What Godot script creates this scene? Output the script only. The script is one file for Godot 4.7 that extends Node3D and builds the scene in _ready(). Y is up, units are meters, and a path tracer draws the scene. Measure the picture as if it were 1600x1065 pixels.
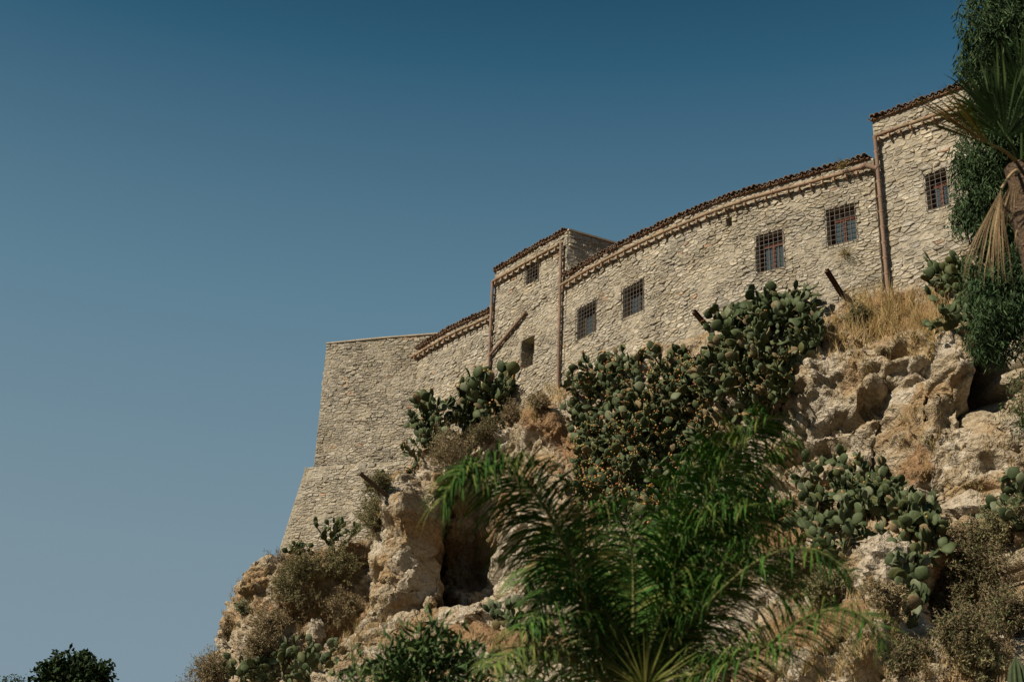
extends Node3D

# ---------------------------------------------------------------- camera model (photo pixels, 1600 x 1065)
const F := 2222.0
const PITCH := 25.0
const ROLL := 2.5
const EXPOSURE := 1.34
var eye := Vector3(0, 1.7, 0)
var fw: Vector3
var rt: Vector3
var up: Vector3
var M := {}
var rng := RandomNumberGenerator.new()
var used := {}

func ray(u: float, v: float) -> Vector3:
	return (fw * F + rt * (u - 800.0) - up * (v - 532.5)).normalized()

func at_height(u: float, v: float, h: float) -> Vector3:
	var d := ray(u, v)
	return eye + d * ((h - eye.y) / d.y)

func at_range(u: float, v: float, p: Vector3) -> Vector3:
	var d := ray(u, v)
	return eye + d * (Vector2(p.x - eye.x, p.z - eye.z).length() / Vector2(d.x, d.z).length())

func at_depth(u: float, v: float, k: float) -> Vector3:
	return eye + ray(u, v) * k

func to_px(p: Vector3) -> Vector2:
	var q := p - eye
	var z := q.dot(fw)
	return Vector2(800.0 + F * q.dot(rt) / z, 532.5 - F * q.dot(up) / z)

# ---------------------------------------------------------------- mesh collecting
class MB:
	var v := PackedVector3Array()
	var n := PackedVector3Array()
	var c := PackedColorArray()
	var col := Color.WHITE
	func tri(a: Vector3, b: Vector3, d: Vector3, hint: Vector3) -> void:
		var k := (d - a).cross(b - a)
		if k.dot(hint) < 0.0:
			var t := b
			b = d
			d = t
			k = -k
		k = k.normalized()
		v.append(a); v.append(b); v.append(d)
		n.append(k); n.append(k); n.append(k)
		c.append(col); c.append(col); c.append(col)
	func quad(a: Vector3, b: Vector3, d: Vector3, e: Vector3, hint: Vector3) -> void:
		tri(a, b, d, hint)
		tri(a, d, e, hint)
	func box(o: Vector3, x: Vector3, y: Vector3, z: Vector3) -> void:   # centre and half axes
		quad(o + x - y - z, o + x + y - z, o + x + y + z, o + x - y + z, x)
		quad(o - x - y - z, o - x + y - z, o - x + y + z, o - x - y + z, -x)
		quad(o + y - x - z, o + y + x - z, o + y + x + z, o + y - x + z, y)
		quad(o - y - x - z, o - y + x - z, o - y + x + z, o - y - x + z, -y)
		quad(o + z - x - y, o + z + x - y, o + z + x + y, o + z - x + y, z)
		quad(o - z - x - y, o - z + x - y, o - z + x + y, o - z - x + y, -z)
	func smooth_tri(a: Vector3, b: Vector3, d: Vector3, na: Vector3, nb: Vector3, nd: Vector3) -> void:
		if (d - a).cross(b - a).dot(na + nb + nd) < 0.0:
			var t := b
			b = d
			d = t
			t = nb
			nb = nd
			nd = t
		v.append(a); v.append(b); v.append(d)
		n.append(na); n.append(nb); n.append(nd)
		c.append(col); c.append(col); c.append(col)
	func tube(path: Array, radii: Array, sides: int, caps := true) -> void:
		var rings := []
		var side := Vector3.UP
		for i in path.size():
			var t: Vector3 = (path[mini(i + 1, path.size() - 1)] - path[maxi(i - 1, 0)]).normalized()
			if i == 0:
				side = t.cross(Vector3.UP if absf(t.y) < 0.9 else Vector3.RIGHT).normalized()
			side = (side - t * side.dot(t)).normalized()
			var o := t.cross(side)
			var ring := []
			for k in sides:
				var a := TAU * k / sides
				ring.append(side * cos(a) + o * sin(a))
			rings.append(ring)
		for i in path.size() - 1:
			for k in sides:
				var k2 := (k + 1) % sides
				var a: Vector3 = path[i] + rings[i][k] * radii[i]
				var b: Vector3 = path[i] + rings[i][k2] * radii[i]
				var d: Vector3 = path[i + 1] + rings[i + 1][k2] * radii[i + 1]
				var e: Vector3 = path[i + 1] + rings[i + 1][k] * radii[i + 1]
				smooth_tri(a, b, d, rings[i][k], rings[i][k2], rings[i + 1][k2])
				smooth_tri(a, d, e, rings[i][k], rings[i + 1][k2], rings[i + 1][k])
		if caps:
			for end in [0, path.size() - 1]:
				var out: Vector3 = (path[end] - path[1 if end == 0 else end - 1])
				for k in range(1, sides - 1):
					tri(path[end] + rings[end][0] * radii[end], path[end] + rings[end][k] * radii[end], path[end] + rings[end][k + 1] * radii[end], out)
	func mesh(m: Material) -> ArrayMesh:
		var a := []
		a.resize(Mesh.ARRAY_MAX)
		a[Mesh.ARRAY_VERTEX] = v
		a[Mesh.ARRAY_NORMAL] = n
		a[Mesh.ARRAY_COLOR] = c
		var r := ArrayMesh.new()
		r.add_surface_from_arrays(Mesh.PRIMITIVE_TRIANGLES, a)
		r.surface_set_material(0, m)
		return r

func numbered(called: String) -> String:
	var k: int = used.get(called, 0)
	used[called] = k + 1
	return called if k == 0 else "%s_%03d" % [called, k]

func tag(o: Node, label: String, category: String, group := "", kind := "") -> void:
	o.set_meta("label", label)
	if category: o.set_meta("category", category)
	if group: o.set_meta("group", group)
	if kind: o.set_meta("kind", kind)

func thing(called: String, label: String, category: String, where := Vector3.ZERO, group := "") -> Node3D:
	var o := Node3D.new()
	o.name = numbered(called)
	add_child(o)
	o.position = where
	tag(o, label, category, group)
	return o

# commits collected triangles (world coordinates) as one mesh under parent, which stands unrotated at its position
func part(mb: MB, called: String, m: Material, parent: Node3D = null, kind := "") -> MeshInstance3D:
	var o := MeshInstance3D.new()
	o.mesh = mb.mesh(m)
	if parent == null:
		o.name = numbered(called)
		add_child(o)
	else:
		o.name = called
		parent.add_child(o, true)
		var off := Vector3.ZERO
		var q: Node = parent
		while q is Node3D and q != self:
			off += q.position
			q = q.get_parent()
		o.position = -off
	if kind: o.set_meta("kind", kind)
	return o

func inst(mesh: Mesh, m: Material, called: String, parent: Node3D, tr: Transform3D) -> MeshInstance3D:
	var o := MeshInstance3D.new()
	o.mesh = mesh
	if m: o.material_override = m
	o.name = called
	parent.add_child(o, true)
	var off := Vector3.ZERO
	var q: Node = parent
	while q is Node3D and q != self:
		off += q.position
		q = q.get_parent()
	tr.origin -= off
	o.transform = tr
	return o

# ---------------------------------------------------------------- materials
func noise(kind: int, freq: float, oct: int, sd: int) -> FastNoiseLite:
	var f := FastNoiseLite.new()
	f.noise_type = kind
	f.frequency = freq
	f.seed = sd
	if oct > 1:
		f.fractal_type = FastNoiseLite.FRACTAL_FBM
		f.fractal_octaves = oct
	else:
		f.fractal_type = FastNoiseLite.FRACTAL_NONE
	return f

func grain_texture(size: int, freq: float, sd: int, lo: Color, hi: Color, ridged := false) -> ImageTexture:
	var f := noise(FastNoiseLite.TYPE_SIMPLEX_SMOOTH, freq, 5, sd)
	if ridged: f.fractal_type = FastNoiseLite.FRACTAL_RIDGED
	f.fractal_gain = 0.62
	var g := f.get_seamless_image(size, size)
	g.convert(Image.FORMAT_RGB8)
	var im := Image.create(size, size, true, Image.FORMAT_RGB8)
	for y in size:
		for x in size:
			var k := clampf((g.get_pixel(x, y).r - 0.5) * 1.5 + 0.5, 0, 1)
			im.set_pixel(x, y, lo.lerp(hi, k))
	im.generate_mipmaps()
	return ImageTexture.create_from_image(im)

func mat(albedo: Color, rough := 0.9, tex: Texture2D = null, scale := 1.0, vertex := false) -> StandardMaterial3D:
	var m := StandardMaterial3D.new()
	m.albedo_color = albedo.linear_to_srgb()
	m.roughness = rough
	m.metallic_specular = 0.25
	if tex:
		m.albedo_texture = tex
		m.uv1_triplanar = true
		m.uv1_world_triplanar = true
		m.uv1_scale = Vector3.ONE * scale
	m.vertex_color_use_as_albedo = vertex
	m.cull_mode = BaseMaterial3D.CULL_DISABLED
	return m

func bump(m: StandardMaterial3D, tex: Texture2D, cm: float) -> StandardMaterial3D:
	m.heightmap_enabled = true
	m.heightmap_texture = tex
	m.heightmap_scale = cm
	return m

func leafy(albedo: Color, rough: float, through: float) -> StandardMaterial3D:
	var m := mat(albedo, rough, null, 1.0, true)
	m.metallic_specular = 0.2
	if through > 0.0:
		m.backlight_enabled = true
		m.backlight = Color(0.75, 1.0, 0.35) * through
	return m

func make_materials() -> void:
	var g1 := grain_texture(512, 0.012, 3, Color(0.78, 0.765, 0.74), Color(1, 1, 1))
	var g2 := grain_texture(512, 0.02, 9, Color(0.70, 0.66, 0.61), Color(1, 1, 1))
	var h1 := grain_texture(512, 0.02, 21, Color.BLACK, Color.WHITE)
	var h2 := grain_texture(512, 0.012, 33, Color.BLACK, Color.WHITE, true)
	M.stone = bump(mat(Color.WHITE, 0.95, g1, 0.9, true), h1, 3.0)
	M.mortar = bump(mat(Color(0.39, 0.35, 0.28), 0.97, g1, 0.5), h1, 5.0)
	M.cliff = bump(mat(Color.WHITE, 0.97, g2, 0.55, true), h2, 9.0)
	M.boulder = bump(mat(Color(0.5, 0.45, 0.37), 0.97, g2, 0.8), h2, 6.0)
	M.soil = bump(mat(Color(0.12, 0.095, 0.055), 1.0, g2, 0.4), h1, 5.0)
	M.terracotta = mat(Color.WHITE, 0.8, g1, 2.0, true)
	M.tile = mat(Color.WHITE, 0.9, g2, 2.5, true)
	M.coping = mat(Color(0.42, 0.37, 0.29), 0.95, g1, 0.9)
	M.iron = mat(Color(0.10, 0.085, 0.075), 0.7)
	M.iron.metallic = 0.3
	M.rust = mat(Color(0.085, 0.045, 0.03), 0.85, g2, 2.0)
	M.wood_red = mat(Color(0.13, 0.05, 0.032), 0.75, g2, 2.5)
	M.wood_grey = mat(Color(0.30, 0.28, 0.24), 0.9, g2, 2.5)
	M.soffit_bounce = mat(Color(0.42, 0.38, 0.24), 0.95, g1, 1.0)  # yellowish bounce light under the niche head, put into the colour
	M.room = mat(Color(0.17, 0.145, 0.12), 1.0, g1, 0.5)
	M.glass = StandardMaterial3D.new()
	M.glass.transparency = BaseMaterial3D.TRANSPARENCY_ALPHA
	M.glass.albedo_color = Color(0.5, 0.6, 0.65, 0.10)
	M.glass.roughness = 0.06
	M.glass.metallic_specular = 0.25
	M.wood_dark = mat(Color(0.10, 0.075, 0.055), 0.85, g2, 2.5)
	M.pads = []
	for c in [Color(0.05, 0.072, 0.030), Color(0.08, 0.108, 0.048), Color(0.145, 0.17, 0.10), Color(0.085, 0.098, 0.036), Color(0.15, 0.13, 0.06)]:
		var m := mat(c, 0.62, g1, 3.0)
		m.metallic_specular = 0.3
		M.pads.append(m)
	M.pad_dry = mat(Color(0.24, 0.19, 0.115), 0.9, g2, 3.0)
	M.fruit = mat(Color.WHITE, 0.6, null, 1.0, true)
	M.twig = mat(Color.WHITE, 0.95, null, 1.0, true)
	M.grass = leafy(Color.WHITE, 0.85, 0.25)
	M.leaf = leafy(Color.WHITE, 0.55, 0.3)
	M.palm = leafy(Color.WHITE, 0.7, 0.4)
	M.bark = bump(mat(Color(0.17, 0.125, 0.09), 0.95, g2, 1.5), h2, 6.0)
	M.dead_palm = leafy(Color.WHITE, 0.8, 0.2)

# ---------------------------------------------------------------- wall faces: a plan line, u metres along it, v height
func make_face(pts: Array, batter := 0.0, top := 0.0) -> Dictionary:
	var cum := [0.0]
	for i in pts.size() - 1:
		cum.append(cum[i] + (pts[i + 1] - pts[i]).length())
	var nr := []
	for i in pts.size():
		var t: Vector2 = (pts[mini(i + 1, pts.size() - 1)] - pts[maxi(i - 1, 0)]).normalized()
		nr.append(Vector2(t.y, -t.x))
	return {"pts": pts, "cum": cum, "nr": nr, "len": cum[-1], "batter": batter, "top": top}

func face_frame(f: Dictionary, u: float) -> Array:   # [point, tangent, normal] in plan
	var i := 0
	while i < f.pts.size() - 2 and f.cum[i + 1] < u: i += 1
	var seg: float = f.cum[i + 1] - f.cum[i]
	var k: float = (u - f.cum[i]) / seg
	var p: Vector2 = f.pts[i] + (f.pts[i + 1] - f.pts[i]) * k
	var n: Vector2 = f.nr[i].lerp(f.nr[i + 1], clampf(k, 0, 1)).normalized()
	return [p, Vector2(-n.y, n.x), n]

func fpos(f: Dictionary, u: float, v: float, d := 0.0) -> Vector3:
	var q := face_frame(f, u)
	var p: Vector2 = q[0] + q[2] * (d + f.batter * (f.top - v))
	return Vector3(p.x, v, p.y)

func face_hit(f: Dictionary, px: float, py: float) -> Vector2:   # photo pixel -> (u, height) on a wall
	var d := ray(px, py)
	var best := Vector2(-1, 0)
	for i in f.pts.size() - 1:
		var a: Vector2 = f.pts[i]
		var b: Vector2 = f.pts[i + 1]
		var e := b - a
		var det := d.x * -e.y + d.z * e.x
		if absf(det) < 1e-9: continue
		var r := a - Vector2(eye.x, eye.z)
		var t := (r.x * -e.y + r.y * e.x) / det
		var k := (d.x * r.y - d.z * r.x) / det
		if t > 0 and (k >= 0.0 or i == 0) and (k <= 1.0 or i == f.pts.size() - 2):
			best = Vector2(f.cum[i] + k * e.length(), eye.y + d.y * t)
			if k >= 0.0 and k <= 1.0: break
	return best

func opening(f: Dictionary, l: float, r: float, t: float, b: float) -> Dictionary:  # pixel box through the middle of its edges
	var my := (t + b) / 2
	var mx := (l + r) / 2
	var a := face_hit(f, l, my + (r - l) * 0.2)
	var c := face_hit(f, r, my - (r - l) * 0.2)
	var h := face_hit(f, mx, t)
	var g := face_hit(f, mx, b)
	return {"u0": minf(a.x, c.x), "u1": maxf(a.x, c.x), "v0": g.y, "v1": h.y}

# mortar skin with real openings
func wall_skin(mb: MB, f: Dictionary, u0: float, u1: float, v0: float, v1: float, holes: Array) -> void:
	var us := []
	var vs := []
	var k := int(ceil((u1 - u0) / 0.5))
	for i in k + 1: us.append(u0 + (u1 - u0) * i / k)
	k = int(ceil((v1 - v0) / 0.5))
	for i in k + 1: vs.append(v0 + (v1 - v0) * i / k)
	for o in holes:
		us.append_array([o.u0, o.u1])
		vs.append_array([o.v0, o.v1])
	us.sort()
	vs.sort()
	for i in us.size() - 1:
		if us[i + 1] - us[i] < 1e-5: continue
		for j in vs.size() - 1:
			if vs[j + 1] - vs[j] < 1e-5: continue
			var cu: float = (us[i] + us[i + 1]) / 2
			var cv: float = (vs[j] + vs[j + 1]) / 2
			var hit := false
			for o in holes:
				if cu > o.u0 and cu < o.u1 and cv > o.v0 and cv < o.v1: hit = true
			if hit: continue
			var q := face_frame(f, cu)
			mb.quad(fpos(f, us[i], vs[j]), fpos(f, us[i + 1], vs[j]), fpos(f, us[i + 1], vs[j + 1]), fpos(f, us[i], vs[j + 1]), Vector3(q[2].x, 0, q[2].y))

# irregular rubble: cells of jittered courses, each a bevelled stone standing proud of the mortar
func clip_half(poly: PackedVector2Array, p: Vector2, n: Vector2) -> PackedVector2Array:   # keeps (x - p).n <= 0
	var r := PackedVector2Array()
	var c := poly.size()
	for i in c:
		var a := poly[i]
		var b := poly[(i + 1) % c]
		var da := (a - p).dot(n)
		var db := (b - p).dot(n)
		if da <= 0: r.append(a)
		if (da < 0 and db > 0) or (da > 0 and db < 0):
			r.append(a + (b - a) * (da / (da - db)))
	return r

func stones(parent: Node3D, f: Dictionary, u0: float, u1: float, v0: float, v1: float, size: Vector2, holes: Array, limit: int, flush: float, sd: int) -> void:
	rng.seed = sd
	var patch := noise(FastNoiseLite.TYPE_SIMPLEX_SMOOTH, 0.45, 3, sd + 5)
	var tone := noise(FastNoiseLite.TYPE_SIMPLEX_SMOOTH, 0.35, 2, sd + 9)
	var sy := size.x / size.y * 0.85
	var sites := []
	var grid := {}
	var v := v0
	while v < v1:
		var rh := size.y * rng.randf_range(0.5, 1.6)
		var u := u0 - rng.randf() * size.x
		while u < u1:
			var w := size.x * rng.randf_range(0.35, 1.9) * (1.7 if rng.randf() < 0.07 else 1.0)
			var s := Vector2(u + w / 2, v + rh * rng.randf_range(0.2, 0.8))
			if s.x > u0 and s.x < u1 and s.y > v0 and s.y < v1:
				var key := Vector2i(floori(s.x / 0.5), floori(s.y / 0.3))
				if not grid.has(key): grid[key] = []
				grid[key].append(sites.size())
				sites.append(s)
			u += w
		v += rh
	var made := []
	for i in sites.size():
		var s: Vector2 = sites[i]
		var skip := false
		for o in holes:
			if s.x > o.u0 and s.x < o.u1 and s.y > o.v0 and s.y < o.v1: skip = true
		if stones_cut.size() == 3 and s.x > stones_cut[0] - stones_cut[1] * (s.y - stones_cut[2]) - 0.16: skip = true
		if skip: continue
		var poly := PackedVector2Array([Vector2(maxf(u0, s.x - 0.6), maxf(v0, s.y - 0.35)), Vector2(minf(u1, s.x + 0.6), maxf(v0, s.y - 0.35)), Vector2(minf(u1, s.x + 0.6), minf(v1, s.y + 0.35)), Vector2(maxf(u0, s.x - 0.6), minf(v1, s.y + 0.35))])
		var ck := Vector2i(floori(s.x / 0.5), floori(s.y / 0.3))
		for dx in range(-2, 3):
			for dy in range(-2, 3):
				for j in grid.get(ck + Vector2i(dx, dy), []):
					if j == i or poly.size() < 3: continue
					var e: Vector2 = sites[j] - s
					poly = clip_half(poly, s + e * 0.5, Vector2(e.x, e.y * sy * sy).normalized())
		for o in holes:
			if s.x < o.u0 or s.x > o.u1:
				if s.y > o.v0 - 0.4 and s.y < o.v1 + 0.4 and not (s.y < o.v0 or s.y > o.v1):
					if s.x < o.u0: poly = clip_half(poly, Vector2(o.u0, 0), Vector2(1, 0))
					else: poly = clip_half(poly, Vector2(o.u1, 0), Vector2(-1, 0))
					continue
			if s.x > o.u0 - 0.7 and s.x < o.u1 + 0.7:
				if s.y <= o.v0: poly = clip_half(poly, Vector2(0, o.v0), Vector2(0, 1))
				elif s.y >= o.v1: poly = clip_half(poly, Vector2(0, o.v1), Vector2(0, -1))
		if poly.size() < 3: continue
		var cen := Vector2.ZERO
		for p in poly: cen += p
		cen /= poly.size()
		var area := 0.0
		for k in poly.size():
			area += (poly[k] - cen).cross(poly[(k + 1) % poly.size()] - cen) * 0.5
		area = absf(area)
		if area < 0.004: continue
		var patchy := patch.get_noise_2d(cen.x, cen.y) + 0.10 + flush
		if patchy > 0.36 and rng.randf() < 0.4: continue
		var gap := rng.randf_range(0.001, 0.012) if patchy < 0.0 or rng.randf() < 0.3 else rng.randf_range(0.008, 0.028)
		# cut the corners, then pull in by the joint width
		var ring := PackedVector2Array()
		for k in poly.size():
			var a := poly[k]
			var b := poly[(k + 1) % poly.size()]
			var l := (b - a).length()
			if l < 0.03:
				ring.append((a + b) / 2 - cen)
				continue
			ring.append(a.lerp(b, 0.12 + rng.randf_range(-0.06, 0.06)) - cen)
			ring.append(a.lerp(b, 0.88 + rng.randf_range(-0.06, 0.06)) - cen)
		for k in ring.size():
			var l := ring[k].length()
			ring[k] = ring[k] * maxf(0.3, (l - gap) / l) * rng.randf_range(0.95, 1.02)
		var covered := clampf(patchy * 2.4 + rng.randf_range(-0.25, 0.25), 0, 1)
		var proud := lerpf(rng.randf_range(0.006, 0.034) + (0.04 if rng.randf() < 0.16 else 0.0), rng.randf_range(0.003, 0.012), covered)
		var tilt := Vector2(rng.randf_range(-0.16, 0.16), rng.randf_range(-0.22, 0.22)) * (1.0 - 0.7 * covered)
		var warm := tone.get_noise_2d(cen.x, cen.y) * 0.5 + rng.randf_range(-0.5, 0.5)
		var base := Color(0.44, 0.40, 0.325).lerp(Color(0.44, 0.375, 0.27), clampf(warm, 0, 1)).lerp(Color(0.42, 0.40, 0.36), clampf(-warm, 0, 1))
		if rng.randf() < 0.010: base = Color(0.43, 0.31, 0.22)
		if rng.randf() < 0.08: base = Color(0.52, 0.475, 0.40)
		base = base * rng.randf_range(0.72, 1.14) * (1.0 + 0.32 * tone.get_noise_2d(cen.x * 2.0 + 50.0, cen.y * 2.0))
		base.a = 1.0
		made.append({"c": cen, "ring": ring, "d": proud, "tilt": tilt, "col": base, "area": area, "k": rng.randf()})
	made.sort_custom(func(a, b): return a.area > b.area)
	var rest := MB.new()
	var singles := 0
	for q in made:
		var fr := face_frame(f, q.c.x)
		var n3 := Vector3(fr[2].x, 0, fr[2].y)
		var t3 := Vector3(fr[1].x, 0, fr[1].y)
		var y3: Vector3 = (Vector3.UP - n3 * f.batter).normalized()
		var basis := Basis(t3, y3, n3)
		var o := fpos(f, q.c.x, q.c.y)
		var pxp := to_px(o)
		var inside := pxp.x > 0 and pxp.x < 1600 and pxp.y > 0 and pxp.y < 1065
		var single := singles < limit and inside
		var mb := MB.new() if single else rest
		var tr := Transform3D(Basis.IDENTITY, Vector3.ZERO) if single else Transform3D(basis, o)
		mb.col = q.col
		var m: int = q.ring.size()
		var mid := tr * Vector3(0, 0, q.d * (1.0 + 0.25 * q.k))
		for k in m:
			var a: Vector2 = q.ring[k]
			var b: Vector2 = q.ring[(k + 1) % m]
			var ia := a * (0.84 + 0.08 * sin(k * 2.7 + q.k * 20))
			var ib := b * (0.84 + 0.08 * sin(((k + 1) % m) * 2.7 + q.k * 20))
			var za: float = maxf(0.003, q.d * 0.7 + a.dot(q.tilt))
			var zb: float = maxf(0.003, q.d * 0.7 + b.dot(q.tilt))
			var a0 := tr * Vector3(a.x, a.y, -0.03)
			var b0 := tr * Vector3(b.x, b.y, -0.03)
			var a1 := tr * Vector3(a.x, a.y, za * 0.8)
			var b1 := tr * Vector3(b.x, b.y, zb * 0.8)
			var a2 := tr * Vector3(ia.x, ia.y, za + 0.012)
			var b2 := tr * Vector3(ib.x, ib.y, zb + 0.012)
			var outw: Vector3 = tr.basis * Vector3(a.x + b.x, a.y + b.y, 0)
			var fwd := tr.basis * Vector3(0, 0, 1)
			mb.quad(a0, b0, b1, a1, outw)
			mb.quad(a1, b1, b2, a2, fwd)
			mb.tri(a2, b2, mid, fwd)
		if single:
			inst(mb.mesh(M.stone), null, "stone" if singles == 0 else "stone_%03d" % singles, parent, Transform3D(basis, o))
			singles += 1
	if rest.v.size() > 0:
		var r := part(rest, "rubble_stones", M.stone, parent, "stuff")
		r.set_meta("label", "small rubble stones between the larger ones")

# opening: reveals, room behind, frame, pane, iron grille
func window(parent: Node3D, f: Dictionary, o: Dictionary, style: String) -> void:
	var deep := 0.34
	var um: float = (o.u0 + o.u1) / 2
	var fr := face_frame(f, um)
	var n3 := Vector3(fr[2].x, 0, fr[2].y)
	var t3 := Vector3(fr[1].x, 0, fr[1].y)
	var w: float = o.u1 - o.u0
	var h: float = o.v1 - o.v0
	var c := fpos(f, um, (o.v0 + o.v1) / 2)
	var q := func(x: float, y: float, d: float) -> Vector3: return c + t3 * x + Vector3.UP * y + n3 * d
	var x := w / 2
	var y := h / 2
	var mb := MB.new()
	var e := 0.01
	var bk := -deep - 0.06
	mb.quad(q.call(-x, -y, e), q.call(-x, y, e), q.call(-x, y, bk), q.call(-x, -y, bk), t3)
	mb.quad(q.call(x, -y, e), q.call(x, y, e), q.call(x, y, bk), q.call(x, -y, bk), -t3)
	mb.quad(q.call(-x, -y, e), q.call(x, -y, e), q.call(x, -y, bk), q.call(-x, -y, bk), Vector3.UP)
	mb.quad(q.call(-x, y, e), q.call(x, y, e), q.call(x, y, bk), q.call(-x, y, bk), Vector3.DOWN)
	var win := part(mb, "window", M.mortar, parent)
	# a closed dark room behind
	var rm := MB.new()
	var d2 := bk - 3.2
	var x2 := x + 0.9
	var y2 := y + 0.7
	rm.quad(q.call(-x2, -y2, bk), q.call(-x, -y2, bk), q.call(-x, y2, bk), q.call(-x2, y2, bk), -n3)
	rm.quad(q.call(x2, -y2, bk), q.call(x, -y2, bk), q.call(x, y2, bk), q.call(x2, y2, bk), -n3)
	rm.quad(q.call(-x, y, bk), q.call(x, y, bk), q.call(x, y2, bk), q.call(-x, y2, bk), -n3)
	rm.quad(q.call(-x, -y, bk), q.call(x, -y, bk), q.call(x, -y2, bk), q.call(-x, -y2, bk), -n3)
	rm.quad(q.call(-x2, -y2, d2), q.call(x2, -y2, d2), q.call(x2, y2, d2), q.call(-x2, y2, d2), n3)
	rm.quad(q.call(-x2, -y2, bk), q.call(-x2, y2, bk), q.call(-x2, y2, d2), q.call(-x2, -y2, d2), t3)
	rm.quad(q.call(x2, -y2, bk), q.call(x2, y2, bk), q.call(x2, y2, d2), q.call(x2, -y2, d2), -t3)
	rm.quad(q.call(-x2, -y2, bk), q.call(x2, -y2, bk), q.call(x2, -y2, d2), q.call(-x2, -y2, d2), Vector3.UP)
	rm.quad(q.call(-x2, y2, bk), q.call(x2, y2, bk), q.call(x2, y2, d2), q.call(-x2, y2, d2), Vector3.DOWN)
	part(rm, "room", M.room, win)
	var fm := MB.new()
	var z := -deep
	var bar := func(b: MB, cx: float, cy: float, hx: float, hy: float, zz: float, hz: float) -> void:
		b.box(q.call(cx, cy, zz), t3 * hx, Vector3.UP * hy, n3 * hz)
	if style != "open":
		bar.call(fm, -x + 0.045, 0.0, 0.044, y - 0.003, z, 0.035)
		bar.call(fm, x - 0.045, 0.0, 0.044, y - 0.003, z, 0.035)
		bar.call(fm, 0.0, y - 0.05, x - 0.09, 0.046, z, 0.033)
		bar.call(fm, 0.0, -y + 0.05, x - 0.09, 0.046, z, 0.033)
		bar.call(fm, 0.0, 0.0, 0.05, y - 0.098, z, 0.031)
		if style == "red" or style == "boarded":
			bar.call(fm, 0.0, y * 0.52, x - 0.09, 0.05, z + 0.004, 0.03)
		part(fm, "window_frame", M.wood_dark if style == "plain" else M.wood_red, win)
		if style == "boarded":
			for k in 5:
				var bd := MB.new()
				var bw := (w - 0.2) / 5
				bar.call(bd, -x + 0.1 + bw * (k + 0.5), y * 0.76, bw / 2 - 0.004, y * 0.17, z + 0.012, 0.012)
				part(bd, "board", M.wood_grey, win)
		for sgn in [-1.0, 1.0]:
			if style == "red" and sgn > 0 : pass
			var gl := MB.new()
			bar.call(gl, sgn * (x / 2 - 0.02), 0.0, x / 2 - 0.072, y - 0.1, z - 0.01, 0.004)
			part(gl, "pane", M.glass, win)
	# grille: bars stand a little proud of the wall
	var gr := MB.new()
	gr.col = Color(1, 1, 1)
	var gx := x + 0.03
	var gy := y + 0.03
	var gd := 0.07
	var nx := maxi(4, int(round(w / 0.15)))
	var ny := maxi(5, int(round(h / 0.155)))
	var r := 0.007
	for i in nx + 1:
		var bx := lerpf(-gx, gx, float(i) / nx)
		bar.call(gr, bx, 0.0, r, gy, gd, r)
	for j in ny + 1:
		var by := lerpf(-gy, gy, float(j) / ny)
		bar.call(gr, 0.0, by, gx + 0.02, r * 0.9, gd + 0.006, r * 0.8)
		if j % 2 == 0:
			for sg in [-1.0, 1.0]:
				bar.call(gr, sg * gx, by, r, r, gd / 2, gd / 2)
	part(gr, "grille", M.iron, win)

# fired-clay gutter of short pipe lengths on wall hooks
func gutter(parent: Node3D, f: Dictionary, u0: float, u1: float, v: float, sd: int, rad := 0.064) -> void:
	rng.seed = sd
	var mb := MB.new()
	var u := u0
	var off := 0.03 + rad + 0.09
	var sections := []
	while u < u1 - 0.05:
		var e := minf(u + rng.randf_range(0.5, 0.7), u1)
		mb.col = Color(0.34, 0.26, 0.17).lerp(Color(0.28, 0.18, 0.125), rng.randf()) * rng.randf_range(0.85, 1.1)
		var j := Vector3(0, rng.randf_range(-0.012, 0.012), 0)
		mb.tube([fpos(f, u, v, off) + j, fpos(f, (u + e) / 2, v, off) + j, fpos(f, e, v, off) + j], [rad, rad * 0.99, rad * 0.96], 10)
		mb.tube([fpos(f, u - 0.005, v, off) + j, fpos(f, u + 0.07, v, off) + j], [rad * 1.2, rad * 1.18], 10)
		u = e
	var g := part(mb, "gutter", M.terracotta, parent)
	u = u0 + 0.2
	var k := 0
	while u < u1:
		var b := MB.new()
		b.col = Color(0.36, 0.25, 0.17) * rng.randf_range(0.8, 1.1)
		var fr := face_frame(f, u)
		var n3 := Vector3(fr[2].x, 0, fr[2].y)
		var t3 := Vector3(fr[1].x, 0, fr[1].y)
		var p := fpos(f, u, v, 0.0)
		# a clay corbel under the gutter: leg on the wall and a curved seat
		b.box(p + n3 * (off * 0.5) + Vector3.DOWN * (rad + 0.03), t3 * 0.032, Vector3.UP * 0.028, n3 * (off * 0.5 + 0.02))
		b.box(p + n3 * (off + 0.005) + Vector3.DOWN * (rad + 0.07), t3 * 0.026, Vector3.UP * 0.06, n3 * 0.03)
		b.box(p + n3 * (off * 0.45) + Vector3.DOWN * (rad + 0.10), t3 * 0.024, Vector3.UP * 0.04, n3 * (off * 0.45))
		part(b, "bracket" if k == 0 else "bracket_%03d" % k, M.terracotta, g)
		k += 1
		u += 0.37 * rng.randf_range(0.92, 1.08)

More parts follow.
